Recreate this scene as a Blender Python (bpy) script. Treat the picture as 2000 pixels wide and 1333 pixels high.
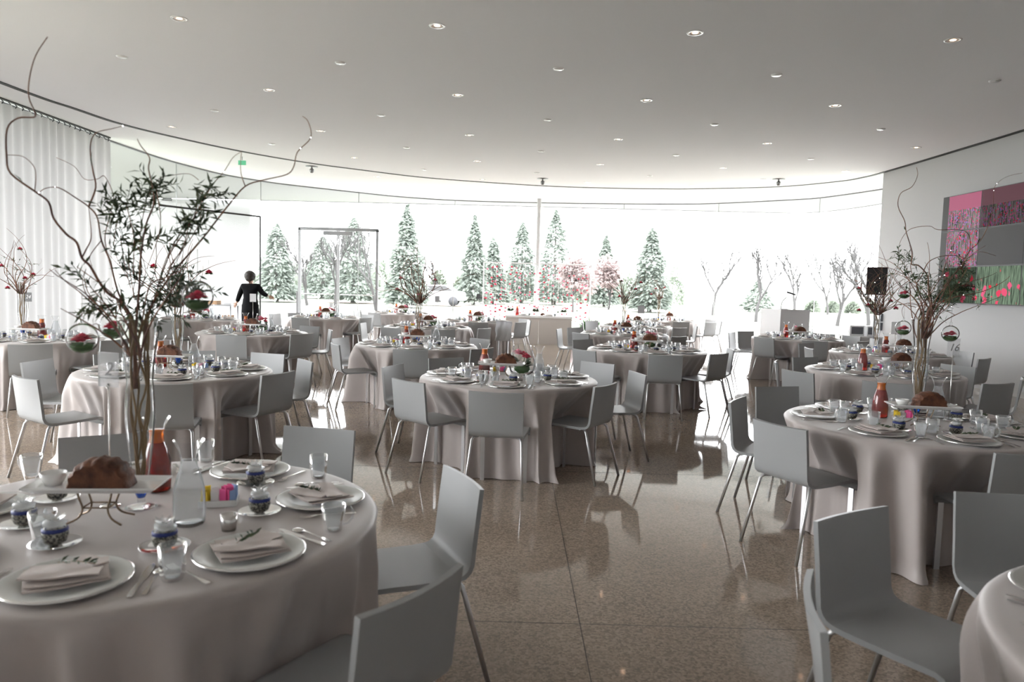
import bpy, math, random
from mathutils import Matrix, Vector
PI = math.pi
S = bpy.context.scene
C = S.collection
for o in list(bpy.data.objects):
    bpy.data.objects.remove(o)

# ------------------------------------------------------------------ camera
CAM_H = 1.60
FPX = 1423.0
PITCH, ROLL = math.radians(4.43), math.radians(1.59)
_F = Vector((0, math.cos(PITCH), -math.sin(PITCH)))
_U = Vector((0, math.sin(PITCH), math.cos(PITCH)))
_R = Vector((1, 0, 0))
R2 = _R * math.cos(ROLL) + _U * math.sin(ROLL)
U2 = _U * math.cos(ROLL) - _R * math.sin(ROLL)
EYE = Vector((0, 0, CAM_H))
cd = bpy.data.cameras.new('camera')
cam = bpy.data.objects.new('camera', cd)
C.objects.link(cam)
cam.matrix_world = Matrix(((R2.x, U2.x, -_F.x, EYE.x), (R2.y, U2.y, -_F.y, EYE.y), (R2.z, U2.z, -_F.z, EYE.z), (0, 0, 0, 1)))
cd.sensor_width = 36.0
cd.lens = 36.0 * FPX / 2000.0
cd.clip_end = 1000
cd.dof.use_dof = True
cd.dof.focus_distance = 8.0
cd.dof.aperture_fstop = 3.2
S.camera = cam


def ray(u, v):
    return _F + R2 * ((u - 1000) / FPX) + U2 * ((666.5 - v) / FPX)


def on(u, v, z):
    d = ray(u, v)
    return EYE + d * ((z - CAM_H) / d.z)


def at(u, v, Y):
    d = ray(u, v)
    return EYE + d * (Y / d.y)


# ------------------------------------------------------------------ world, light, exposure
w = bpy.data.worlds.new('overcast sky')
S.world = w
w.use_nodes = True
nt = w.node_tree
nt.nodes.clear()
wo = nt.nodes.new('ShaderNodeOutputWorld')
bg = nt.nodes.new('ShaderNodeBackground')
bg.inputs['Color'].default_value = (0.965, 0.975, 1.0, 1)
bg.inputs['Strength'].default_value = 4.2
nt.links.new(bg.outputs[0], wo.inputs[0])
S.view_settings.view_transform = 'Standard'
S.view_settings.look = 'None'
S.view_settings.gamma = 1
S.view_settings.use_curve_mapping = False
S.view_settings.exposure = 1.78
try:
    S.cycles.transparent_max_bounces = 32
    S.cycles.max_bounces = 10
    S.cycles.diffuse_bounces = 6
    S.cycles.glossy_bounces = 5
    S.cycles.transmission_bounces = 8
    S.cycles.sample_clamp_indirect = 6
    S.cycles.caustics_refractive = False
    S.cycles.caustics_reflective = True
except Exception:
    pass


# ------------------------------------------------------------------ materials
def mat(name, col, rough=0.5, metal=0.0, spec=0.5, trans=0.0, ior=1.45, sheen=0.0, coat=0.0, emit=None, estr=0.0):
    m = bpy.data.materials.new(name)
    m.use_nodes = True
    b = m.node_tree.nodes['Principled BSDF']
    b.inputs['Base Color'].default_value = (*col, 1)
    b.inputs['Roughness'].default_value = rough
    b.inputs['Metallic'].default_value = metal
    b.inputs['Specular IOR Level'].default_value = spec
    b.inputs['Transmission Weight'].default_value = trans
    b.inputs['IOR'].default_value = ior
    b.inputs['Sheen Weight'].default_value = sheen
    b.inputs['Coat Weight'].default_value = coat
    if emit:
        b.inputs['Emission Color'].default_value = (*emit, 1)
        b.inputs['Emission Strength'].default_value = estr
    return m


def noisy(m, scale, c1, c2, lo=0.4, hi=0.6, detail=3, coord='Object', bump=0.0, bscale=None):
    t = m.node_tree
    b = t.nodes['Principled BSDF']
    tc = t.nodes.new('ShaderNodeTexCoord')
    n = t.nodes.new('ShaderNodeTexNoise')
    n.inputs['Scale'].default_value = scale
    n.inputs['Detail'].default_value = detail
    r = t.nodes.new('ShaderNodeValToRGB')
    r.color_ramp.elements[0].position = lo
    r.color_ramp.elements[0].color = (*c1, 1)
    r.color_ramp.elements[1].position = hi
    r.color_ramp.elements[1].color = (*c2, 1)
    t.links.new(tc.outputs[coord], n.inputs['Vector'])
    t.links.new(n.outputs['Fac'], r.inputs[0])
    t.links.new(r.outputs[0], b.inputs['Base Color'])
    if bump:
        n2 = t.nodes.new('ShaderNodeTexNoise')
        n2.inputs['Scale'].default_value = bscale or scale
        n2.inputs['Detail'].default_value = 2
        bp = t.nodes.new('ShaderNodeBump')
        bp.inputs['Strength'].default_value = bump
        bp.inputs['Distance'].default_value = 0.01
        t.links.new(tc.outputs[coord], n2.inputs['Vector'])
        t.links.new(n2.outputs['Fac'], bp.inputs['Height'])
        t.links.new(bp.outputs[0], b.inputs['Normal'])
    return m


def thin_glass(name, tint=(0.97, 0.98, 0.98), blend=0.25, body=0.0, rough=0.02, gl=1.0):
    """a thin sheet of glass: mostly clear, mirror-like towards grazing angles"""
    m = bpy.data.materials.new(name)
    m.use_nodes = True
    t = m.node_tree
    t.nodes.clear()
    out = t.nodes.new('ShaderNodeOutputMaterial')
    tr = t.nodes.new('ShaderNodeBsdfTransparent')
    tr.inputs[0].default_value = (*tint, 1)
    g = t.nodes.new('ShaderNodeBsdfGlossy')
    g.inputs['Roughness'].default_value = rough
    g.inputs['Color'].default_value = (gl, gl, gl, 1)
    lw = t.nodes.new('ShaderNodeLayerWeight')
    lw.inputs['Blend'].default_value = blend
    mx = t.nodes.new('ShaderNodeMixShader')
    t.links.new(lw.outputs['Fresnel'], mx.inputs[0])
    t.links.new(tr.outputs[0], mx.inputs[1])
    t.links.new(g.outputs[0], mx.inputs[2])
    last = mx
    if body:
        d = t.nodes.new('ShaderNodeBsdfDiffuse')
        d.inputs[0].default_value = (0.85, 0.86, 0.86, 1)
        m2 = t.nodes.new('ShaderNodeMixShader')
        m2.inputs[0].default_value = body
        t.links.new(mx.outputs[0], m2.inputs[1])
        t.links.new(d.outputs[0], m2.inputs[2])
        last = m2
    t.links.new(last.outputs[0], out.inputs[0])
    return m


M = {}
M['ceiling'] = mat('ceiling paint', (0.85, 0.86, 0.885), 0.9)
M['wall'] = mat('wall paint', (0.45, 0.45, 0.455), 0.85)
M['back'] = mat('rear wall paint', (0.46, 0.45, 0.44), 0.9)
M['dark'] = mat('black metal', (0.012, 0.012, 0.013), 0.5)
M['white_metal'] = mat('white metal', (0.75, 0.75, 0.76), 0.4)
M['window'] = thin_glass('window glass', (0.985, 0.99, 0.985), 0.12)
M['glass'] = thin_glass('tableware glass', (0.96, 0.965, 0.97), 0.14, 0.035)
M['crystal'] = thin_glass('cut glass', (0.94, 0.95, 0.96), 0.22, 0.14, 0.06)
M['bubble'] = thin_glass('bubble glass', (0.975, 0.98, 0.98), 0.12, 0.05)
M['shell'] = mat('grey moulded seat shell', (0.30, 0.306, 0.308), 0.42, spec=0.4)
M['alu'] = mat('satin aluminium', (0.62, 0.62, 0.63), 0.32, metal=0.85)
M['cloth'] = mat('satin tablecloth', (0.50, 0.455, 0.425), 0.46, spec=0.45, sheen=0.25)
noisy(M['cloth'], 2.2, (0.395, 0.352, 0.335), (0.425, 0.380, 0.362), 0.35, 0.65, bump=0.05, bscale=9)
M['napkin'] = mat('napkin linen', (0.47, 0.405, 0.375), 0.7, sheen=0.2)
M['china'] = mat('ivory china', (0.56, 0.565, 0.545), 0.36, spec=0.35)
M['white'] = mat('white china', (0.80, 0.80, 0.79), 0.22, coat=0.3)
M['silver'] = mat('silver', (0.70, 0.68, 0.66), 0.18, metal=1.0)
M['bronze'] = mat('bronze wire', (0.26, 0.19, 0.13), 0.35, metal=0.8)
M['tea'] = mat('red iced tea', (0.34, 0.010, 0.005), 0.05, trans=0.6, ior=1.33, coat=0.6)
M['tea_top'] = mat('amber tea in the neck', (0.80, 0.20, 0.02), 0.06, trans=0.5, ior=1.33)
M['ice'] = thin_glass('iced water', (0.93, 0.94, 0.95), 0.10, 0.17, 0.1)
M['blue'] = mat('blue water', (0.02, 0.12, 0.62), 0.1, trans=0.4, ior=1.33)
M['bread'] = mat('brown bread crust', (0.16, 0.055, 0.025), 0.7)
noisy(M['bread'], 22, (0.04, 0.015, 0.009), (0.16, 0.060, 0.029), 0.3, 0.7, detail=4, bump=0.5, bscale=50)
M['grain'] = mat('dark mixed grain', (0.1, 0.1, 0.08), 0.6)
noisy(M['grain'], 170, (0.02, 0.02, 0.018), (0.42, 0.40, 0.33), 0.47, 0.56)
M['ribbon'] = mat('navy ribbon', (0.022, 0.035, 0.17), 0.5)
M['tulle'] = thin_glass('clear tulle wrap', (0.93, 0.94, 0.95), 0.2, 0.33, 0.2)
M['yellow'] = mat('yellow sachets', (0.85, 0.62, 0.05), 0.6)
M['pink'] = mat('pink sachets', (0.88, 0.12, 0.36), 0.6)
M['lightblue'] = mat('light blue sachets', (0.35, 0.5, 0.8), 0.6)
M['bark'] = mat('red brown willow bark', (0.17, 0.075, 0.055), 0.6)
noisy(M['bark'], 14, (0.13, 0.06, 0.05), (0.24, 0.12, 0.07))
M['stem'] = mat('olive brown stem', (0.20, 0.13, 0.06), 0.6)
M['leaf'] = mat('olive leaf', (0.055, 0.085, 0.038), 0.45)
noisy(M['leaf'], 9, (0.035, 0.06, 0.028), (0.10, 0.135, 0.065))
M['petal'] = mat('crimson petals', (0.62, 0.018, 0.07), 0.5)
M['petal_pink'] = mat('pink petals', (0.80, 0.20, 0.32), 0.5)
M['petal_white'] = mat('white petals', (0.82, 0.78, 0.76), 0.6)
M['moss'] = mat('green moss', (0.05, 0.12, 0.035), 0.8)
M['clear'] = thin_glass('clear acrylic card', (0.93, 0.93, 0.94), 0.3, 0.16)
M['card_dark'] = mat('grey card', (0.16, 0.16, 0.165), 0.6)
M['card_white'] = mat('white card', (0.75, 0.75, 0.76), 0.6)
M['ink'] = mat('grey lettering', (0.30, 0.30, 0.31), 0.6)
M['led'] = mat('fairy light', (1, 1, 1), 0.4, emit=(1, 0.98, 1), estr=6)
M['lamp'] = mat('warm lamp', (1, 0.8, 0.6), 0.4, emit=(1.0, 0.62, 0.40), estr=3.2)
M['skin'] = mat('skin', (0.42, 0.26, 0.19), 0.6)
M['black_cloth'] = mat('black uniform', (0.006, 0.006, 0.007), 0.9, spec=0.1)
M['hair'] = mat('dark hair', (0.012, 0.009, 0.008), 0.6)
noisy(M['hair'], 40, (0.008, 0.006, 0.005), (0.03, 0.02, 0.015), bump=0.8, bscale=55)
M['steel'] = mat('cart steel', (0.25, 0.25, 0.26), 0.35, metal=0.9)
M['box'] = mat('brown cardboard', (0.35, 0.22, 0.13), 0.8)
M['panel'] = mat('beige panel', (0.52, 0.48, 0.45), 0.75)
M['lectern'] = mat('grey lectern panel', (0.42, 0.42, 0.43), 0.5)
M['screen_off'] = mat('unlit screen', (0.085, 0.083, 0.085), 0.6, spec=0.15)
M['screen_grey'] = mat('grey screen', (0.10, 0.105, 0.12), 0.3)
M['speaker'] = mat('speaker cabinet', (0.03, 0.012, 0.012), 0.7)
M['green_sign'] = mat('exit sign green', (0.05, 0.40, 0.18), 0.5, emit=(0.25, 0.6, 0.42), estr=0.12)
M['fern'] = mat('bright fern', (0.08, 0.26, 0.07), 0.5)
M['pot'] = mat('grey planter', (0.2, 0.2, 0.2), 0.6)
M['conifer'] = mat('conifer needles', (0.11, 0.15, 0.12), 0.8)  # needles and shrub leaves paled, haze put into their colours
noisy(M['conifer'], 3, (0.20, 0.23, 0.205), (0.26, 0.295, 0.26))
M['shrub'] = mat('shrub leaves', (0.16, 0.21, 0.13), 0.8)
noisy(M['shrub'], 2, (0.20, 0.23, 0.19), (0.26, 0.295, 0.24))
M['blossom'] = mat('pale pink blossom', (0.30, 0.245, 0.24), 0.8)
M['twig'] = mat('grey bark', (0.05, 0.048, 0.048), 0.9)
M['trunk'] = mat('haze-paled conifer trunk', (0.16, 0.155, 0.145), 0.9)  # trunk lightened too, as if seen through haze
M['car'] = mat('pale car paint', (0.5, 0.52, 0.55), 0.25, coat=0.5)
M['tyre'] = mat('dark rubber', (0.05, 0.05, 0.055), 0.7)
M['path'] = mat('tan path', (0.30, 0.22, 0.19), 0.9)
M['rose_tulle'] = mat('translucent fabric', (0.7, 0.7, 0.72), 0.8, trans=0.3)

for k_ in ('conifer', 'shrub', 'blossom'):
    t = M[k_].node_tree
    b = t.nodes['Principled BSDF']; o_ = t.nodes['Material Output']
    tl = t.nodes.new('ShaderNodeBsdfTranslucent'); ms = t.nodes.new('ShaderNodeMixShader'); ms.inputs[0].default_value = 0.55
    if b.inputs['Base Color'].is_linked:
        t.links.new(b.inputs['Base Color'].links[0].from_socket, tl.inputs[0])
    else:
        tl.inputs[0].default_value = b.inputs['Base Color'].default_value
    t.links.new(b.outputs[0], ms.inputs[1]); t.links.new(tl.outputs[0], ms.inputs[2]); t.links.new(ms.outputs[0], o_.inputs[0])
# lawn
m = M['lawn'] = mat('winter lawn', (0.27, 0.30, 0.22), 0.95)
noisy(m, 0.25, (0.165, 0.18, 0.14), (0.20, 0.21, 0.175), 0.35, 0.65)

# curtain: cloth that passes daylight
m = bpy.data.materials.new('sheer curtain')
m.use_nodes = True
t = m.node_tree
t.nodes.clear()
o_ = t.nodes.new('ShaderNodeOutputMaterial')
d_ = t.nodes.new('ShaderNodeBsdfDiffuse')
d_.inputs[0].default_value = (0.84, 0.83, 0.83, 1)
l_ = t.nodes.new('ShaderNodeBsdfTranslucent')
l_.inputs[0].default_value = (0.205, 0.203, 0.204, 1)
x_ = t.nodes.new('ShaderNodeMixShader')
x_.inputs[0].default_value = 0.5
t.links.new(d_.outputs[0], x_.inputs[1])
t.links.new(l_.outputs[0], x_.inputs[2])
t.links.new(x_.outputs[0], o_.inputs[0])
M['curtain'] = m

# polished terrazzo floor
m = M['floor'] = mat('polished terrazzo', (0.2, 0.16, 0.13), 0.13, spec=0.5)
t = m.node_tree
b = t.nodes['Principled BSDF']
tc = t.nodes.new('ShaderNodeTexCoord')
n1 = t.nodes.new('ShaderNodeTexNoise')
n1.inputs['Scale'].default_value = 0.9
n1.inputs['Detail'].default_value = 5
r1 = t.nodes.new('ShaderNodeValToRGB')
r1.color_ramp.elements[0].position = 0.3
r1.color_ramp.elements[0].color = (0.29, 0.235, 0.19, 1)
r1.color_ramp.elements[1].position = 0.7
r1.color_ramp.elements[1].color = (0.37, 0.305, 0.25, 1)
v1 = t.nodes.new('ShaderNodeTexVoronoi')
v1.inputs['Scale'].default_value = 95
r2 = t.nodes.new('ShaderNodeValToRGB')
r2.color_ramp.elements[0].position = 0.0
r2.color_ramp.elements[0].color = (0.60, 0.58, 0.56, 1)
r2.color_ramp.elements[1].position = 1.0
r2.color_ramp.elements[1].color = (1.28, 1.24, 1.2, 1)
mu = t.nodes.new('ShaderNodeMix')
mu.data_type = 'RGBA'
mu.blend_type = 'MULTIPLY'
mu.inputs[0].default_value = 0.8
t.links.new(tc.outputs['Object'], n1.inputs['Vector'])
t.links.new(tc.outputs['Object'], v1.inputs['Vector'])
t.links.new(n1.outputs['Fac'], r1.inputs[0])
sep = t.nodes.new('ShaderNodeSeparateColor')
t.links.new(v1.outputs['Color'], sep.inputs[0])
t.links.new(sep.outputs[0], r2.inputs[0])
t.links.new(r1.outputs[0], mu.inputs[6])
t.links.new(r2.outputs[0], mu.inputs[7])
t.links.new(mu.outputs[2], b.inputs['Base Color'])
n3 = t.nodes.new('ShaderNodeTexNoise')
n3.inputs['Scale'].default_value = 1.7
mr = t.nodes.new('ShaderNodeMapRange')
mr.inputs[3].default_value = 0.025
mr.inputs[4].default_value = 0.075
t.links.new(tc.outputs['Object'], n3.inputs['Vector'])
t.links.new(n3.outputs['Fac'], mr.inputs[0])
t.links.new(mr.outputs[0], b.inputs['Roughness'])


def poppy_mat(name, bright, far):
    """a lit display showing a poppy field; uses the panel's own object coordinates"""
    m = bpy.data.materials.new(name)
    m.use_nodes = True
    t = m.node_tree
    t.nodes.clear()
    out = t.nodes.new('ShaderNodeOutputMaterial')
    em = t.nodes.new('ShaderNodeEmission')
    tc = t.nodes.new('ShaderNodeTexCoord')
    mp = t.nodes.new('ShaderNodeMapping')
    mp.inputs['Scale'].default_value = (1, 14, 1.2)
    st = t.nodes.new('ShaderNodeTexNoise')
    st.inputs['Scale'].default_value = 3.0
    st.inputs['Detail'].default_value = 5
    rs = t.nodes.new('ShaderNodeValToRGB')
    rs.color_ramp.elements[0].position = 0.35
    rs.color_ramp.elements[0].color = (0.05, 0.065, 0.05, 1)
    rs.color_ramp.elements[1].position = 0.65
    rs.color_ramp.elements[1].color = (0.26, 0.36, 0.25, 1) if not far else (0.42, 0.36, 0.36, 1)
    vo = t.nodes.new('ShaderNodeTexVoronoi')
    vo.inputs['Scale'].default_value = 26 if far else 6.2
    vo.inputs['Randomness'].default_value = 1.0
    nz = t.nodes.new('ShaderNodeTexNoise')
    nz.inputs['Scale'].default_value = 6
    ad = t.nodes.new('ShaderNodeVectorMath')
    ad.operation = 'MULTIPLY_ADD'
    ad.inputs[1].default_value = (0.16, 0.16, 0.16)
    rv = t.nodes.new('ShaderNodeValToRGB')
    rv.color_ramp.elements[0].position = 0.34 if not far else 0.38
    rv.color_ramp.elements[0].color = (1, 1, 1, 1)
    rv.color_ramp.elements[1].position = 0.40 if not far else 0.48
    rv.color_ramp.elements[1].color = (0, 0, 0, 1)
    sp = t.nodes.new('ShaderNodeSeparateColor')
    gt = t.nodes.new('ShaderNodeMath')
    gt.operation = 'GREATER_THAN'
    gt.inputs[1].default_value = 0.22 if not far else 0.15
    ml = t.nodes.new('ShaderNodeMath')
    ml.operation = 'MULTIPLY'
    rc = t.nodes.new('ShaderNodeValToRGB')
    rc.color_ramp.elements[0].color = (0.85, 0.03, 0.06, 1)
    rc.color_ramp.elements[1].color = (0.85, 0.16, 0.30, 1)
    if far:
        rc.color_ramp.elements.new(0.8).color = (0.35, 0.25, 0.6, 1)
    mx = t.nodes.new('ShaderNodeMix')
    mx.data_type = 'RGBA'
    t.links.new(tc.outputs['Object'], mp.inputs[0])
    t.links.new(mp.outputs[0], st.inputs['Vector'])
    t.links.new(st.outputs['Fac'], rs.inputs[0])
    t.links.new(tc.outputs['Object'], nz.inputs['Vector'])
    t.links.new(nz.outputs['Color'], ad.inputs[0])
    t.links.new(tc.outputs['Object'], ad.inputs[2])
    t.links.new(ad.outputs[0], vo.inputs['Vector'])
    t.links.new(vo.outputs['Distance'], rv.inputs[0])
    t.links.new(vo.outputs['Color'], sp.inputs[0])
    t.links.new(sp.outputs[0], gt.inputs[0])
    t.links.new(rv.outputs[0], ml.inputs[0])
    t.links.new(gt.outputs[0], ml.inputs[1])
    t.links.new(sp.outputs[1], rc.inputs[0])
    t.links.new(ml.outputs[0], mx.inputs[0])
    t.links.new(rs.outputs[0], mx.inputs[6])
    t.links.new(rc.outputs[0], mx.inputs[7])
    t.links.new(mx.outputs[2], em.inputs[0])
    em.inputs[1].default_value = bright
    t.links.new(em.outputs[0], out.inputs[0])
    return m


M['poppy_near'] = poppy_mat('poppy field close up on display', 0.30, False)
M['poppy_far'] = poppy_mat('distant poppy field on display', 0.28, True)
M['poppy_dim'] = poppy_mat('dim distant poppy field on display', 0.09, True)
M['poppy_dark'] = poppy_mat('dim close poppy stems on display', 0.10, False)


def flat_emit(name, col, s):
    return mat(name, (0.02, 0.02, 0.02), 0.6, spec=0.1, emit=col, estr=s)


M['pink_sky'] = flat_emit('pink sky on display', (0.47, 0.12, 0.21), 0.26)
M['pink_dim'] = flat_emit('dim pink sky on display', (0.42, 0.13, 0.19), 0.07)


# ------------------------------------------------------------------ mesh builder
class MB:
    def __init__(s):
        s.v = []; s.f = []; s.mi = []; s.mats = []; s.cur = 0

    def use(s, m):
        if m not in s.mats:
            s.mats.append(m)
        s.cur = s.mats.index(m)
        return s

    def face(s, idx):
        s.f.append(tuple(idx)); s.mi.append(s.cur)

    def add(s, vs, fs):
        k = len(s.v)
        s.v += [tuple(p) for p in vs]
        for f in fs:
            s.face([i + k for i in f])
        return s

    def box(s, c, d, rz=0.0, taper=1.0):
        hx, hy, hz = d[0] / 2, d[1] / 2, d[2] / 2
        vs = []
        for z, k in ((-hz, 1), (hz, taper)):
            for x, y in ((-hx, -hy), (hx, -hy), (hx, hy), (-hx, hy)):
                x *= k; y *= k
                vs.append((c[0] + x * math.cos(rz) - y * math.sin(rz), c[1] + x * math.sin(rz) + y * math.cos(rz), c[2] + z))
        return s.add(vs, [(3, 2, 1, 0), (4, 5, 6, 7), (0, 1, 5, 4), (1, 2, 6, 5), (2, 3, 7, 6), (3, 0, 4, 7)])

    def tube(s, pts, rad, n=8, cap=True):
        pts = [Vector(p) for p in pts]
        if not isinstance(rad, (list, tuple)):
            rad = [rad] * len(pts)
        k = len(s.v)
        up = None
        for i, p in enumerate(pts):
            a = pts[max(i - 1, 0)]; b = pts[min(i + 1, len(pts) - 1)]
            d = (b - a)
            if d.length < 1e-9:
                d = Vector((0, 0, 1))
            d.normalize()
            if up is None:
                up = Vector((0, 0, 1)) if abs(d.z) < 0.9 else Vector((1, 0, 0))
            x = up - d * up.dot(d)
            if x.length < 1e-6:
                x = d.orthogonal()
            x.normalize()
            up = x
            y = d.cross(x)
            for j in range(n):
                a_ = 2 * PI * j / n
                s.v.append(tuple(p + (x * math.cos(a_) + y * math.sin(a_)) * rad[i]))
        for i in range(len(pts) - 1):
            for j in range(n):
                s.face([k + i * n + j, k + i * n + (j + 1) % n, k + (i + 1) * n + (j + 1) % n, k + (i + 1) * n + j])
        if cap:
            s.face([k + j for j in reversed(range(n))])
            s.face([k + (len(pts) - 1) * n + j for j in range(n)])
        return s

    def lathe(s, prof, n=20, c=(0, 0, 0), flute=0, fa=0.0):
        k = len(s.v)
        for r, z in prof:
            for j in range(n):
                a = 2 * PI * j / n
                rr = r * (1 + (fa if (flute and j % 2) else 0))
                s.v.append((c[0] + rr * math.cos(a), c[1] + rr * math.sin(a), c[2] + z))
        for i in range(len(prof) - 1):
            for j in range(n):
                s.face([k + i * n + j, k + i * n + (j + 1) % n, k + (i + 1) * n + (j + 1) % n, k + (i + 1) * n + j])
        return s

    def ball(s, c, r, n=10, m=6, sq=(1, 1, 1), jit=0.0, rnd=None):
        k = len(s.v)
        for i in range(1, m):
            ph = PI * i / m
            for j in range(n):
                a = 2 * PI * j / n
                q = r * (1 + (rnd.uniform(-jit, jit) if rnd else 0))
                s.v.append((c[0] + q * sq[0] * math.sin(ph) * math.cos(a), c[1] + q * sq[1] * math.sin(ph) * math.sin(a), c[2] + q * sq[2] * math.cos(ph)))
        t = len(s.v); s.v.append((c[0], c[1], c[2] + r * sq[2]))
        b = len(s.v); s.v.append((c[0], c[1], c[2] - r * sq[2]))
        for i in range(m - 2):
            for j in range(n):
                s.face([k + i * n + j, k + (i + 1) * n + j, k + (i + 1) * n + (j + 1) % n, k + i * n + (j + 1) % n])
        for j in range(n):
            s.face([k + j, k + (j + 1) % n, t])
            s.face([k + (m - 2) * n + (j + 1) % n, k + (m - 2) * n + j, b])
        return s

    def prism(s, poly, z0, z1):
        n = len(poly)
        vs = [(x, y, z0) for x, y in poly] + [(x, y, z1) for x, y in poly]
        return s.add(vs, [tuple(reversed(range(n))), tuple(range(n, 2 * n))] + [(i, (i + 1) % n, n + (i + 1) % n, n + i) for i in range(n)])

    def leaf(s, p, d, side, L, W):
        p = Vector(p); d = Vector(d).normalized(); sd = Vector(side)
        sd = (sd - d * sd.dot(d))
        sd = sd.normalized() if sd.length > 1e-5 else d.orthogonal().normalized()
        nn = d.cross(sd)
        a = p; b1 = p + d * L * .45 + sd * W; b2 = p + d * L * .45 - sd * W; c = p + d * L - nn * L * .12
        m_ = p + d * L * .45 + nn * W * .5
        return s.add([a, b1, c, b2, m_], [(0, 1, 4), (1, 2, 4), (2, 3, 4), (3, 0, 4)])

    def mesh(s, name, smooth=True, mats=None):
        me = bpy.data.meshes.new(name)
        me.from_pydata(s.v, [], s.f)
        for m in (s.mats or [mats]):
            if m is not None:
                me.materials.append(m if not isinstance(m, str) else M[m])
        if s.mats:
            me.polygons.foreach_set('material_index', s.mi)
        me.polygons.foreach_set('use_smooth', [smooth] * len(me.polygons))
        me.update()
        return me


def put(name, mb, m=None, parent=None, smooth=True, loc=None, rz=None, sharp=None):
    me = mb if isinstance(mb, bpy.types.Mesh) else mb.mesh(name, smooth, m)
    o = bpy.data.objects.new(name, me)
    C.objects.link(o)
    if parent:
        o.parent = parent
    if loc is not None:
        o.location = loc
    if rz is not None:
        o.rotation_euler = (0, 0, rz)
    if sharp and smooth:
        me.set_sharp_from_angle(angle=math.radians(sharp))
    return o


def tag(o, label=None, cat=None, group=None, kind=None):
    if label: o['label'] = label
    if cat: o['category'] = cat
    if group: o['group'] = group
    if kind: o['kind'] = kind
    return o


def thing(name, loc=(0, 0, 0), rz=0, label=None, cat=None, group=None):
    o = bpy.data.objects.new(name, None)
    o.empty_display_size = 0.1
    C.objects.link(o)
    o.location = loc
    o.rotation_euler = (0, 0, rz)
    return tag(o, label, cat, group)


def dup(root, loc, rz=0.0, label=None, group=None, scale=None):
    r = root.copy(); C.objects.link(r)
    r.location = loc; r.rotation_euler = (0, 0, rz)
    if scale: r.scale = (scale, scale, scale)
    if label: r['label'] = label
    if group: r['group'] = group
    for ch in list(root.children):
        c = ch.copy(); C.objects.link(c); c.parent = r
        for g in list(ch.children):
            e = g.copy(); C.objects.link(e); e.parent = c
    return r


class Kind:
    """first placement builds the prototype, later ones copy it"""
    def __init__(s, build): s.build = build; s.first = None

    def place(s, loc, rz, label, group, scale=None):
        if s.first is None:
            s.first = s.build(); r = s.first
            r.location = loc; r.rotation_euler = (0, 0, rz)
            r['label'] = label
            if group: r['group'] = group
            if scale: r.scale = (scale, scale, scale)
            return r
        return dup(s.first, loc, rz, label, group, scale)


def struct(name, mb, m=None, smooth=False, loc=None):
    o = put(name, mb, m, None, smooth, loc)
    o['kind'] = 'structure'
    return o


def smoothline(pts, k=4):
    """Catmull-Rom through points"""
    P = [Vector(p) for p in pts]
    out = []
    for i in range(len(P) - 1):
        p0 = P[max(i - 1, 0)]; p1 = P[i]; p2 = P[i + 1]; p3 = P[min(i + 2, len(P) - 1)]
        for j in range(k):
            t_ = j / k
            out.append(0.5 * ((2 * p1) + (p2 - p0) * t_ + (2 * p0 - 5 * p1 + 4 * p2 - p3) * t_ ** 2 + (3 * p1 - p0 - 3 * p2 + p3) * t_ ** 3))
    out.append(P[-1])
    return out


#@@SETTING
# ------------------------------------------------------------------ setting
ZC = 4.33
GL = [(-8.40, -5.5), (-8.40, 4), (-8.39, 12.0), (-8.37, 14.8), (-8.34, 16.9), (-8.2, 18.1), (-7.83, 19.7), (-7.2, 20.8), (-6.6, 21.5), (-4.88, 22.9),
      (-3.74, 23.7), (-2.0, 24.3), (0.3, 24.35), (2.65, 24.1), (5.15, 23.6), (6.36, 23.1), (8.16, 21.7), (8.8, 20.9), (9.53, 18.66), (9.8, 16.5)]
GLs = [Vector((x, y, 0)) for x, y in GL]
GLc = smoothline(GLs, 6)
SL = [(-7.62, -5.5), (-7.60, 4), (-7.54, 10.8), (-7.40, 12.4), (-7.24, 13.55), (-6.75, 14.75), (-6.0, 16.1), (-4.98, 17.35), (-3.9, 18.25), (-2.2, 19.4),
      (0.65, 20.25), (2.6, 20.35), (4.07, 20.2), (4.9, 20.0), (6.8, 19.2), (7.85, 18.0), (8.1, 17.3), (8.18, 16.4), (8.2, 13.7), (8.2, 6), (8.2, -5.5)]
SLc = smoothline([Vector((x, y, 0)) for x, y in SL], 6)


def ribbon(mb, line, w, z0, z1):
    """a band of width w following the line, from z0 to z1"""
    n = len(line)
    L, R = [], []
    for i, p in enumerate(line):
        d = (line[min(i + 1, n - 1)] - line[max(i - 1, 0)]).normalized()
        nn = Vector((-d.y, d.x, 0))
        L.append(p + nn * w / 2); R.append(p - nn * w / 2)
    k = len(mb.v)
    for a, b_ in zip(L, R):
        mb.v += [(a.x, a.y, z0), (b_.x, b_.y, z0), (b_.x, b_.y, z1), (a.x, a.y, z1)]
    for i in range(n - 1):
        for j in range(4):
            mb.face([k + 4 * i + j, k + 4 * i + (j + 1) % 4, k + 4 * (i + 1) + (j + 1) % 4, k + 4 * (i + 1) + j])
    mb.face([k, k + 1, k + 2, k + 3]); mb.face([k + 4 * (n - 1) + j for j in (3, 2, 1, 0)])
    return mb


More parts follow.
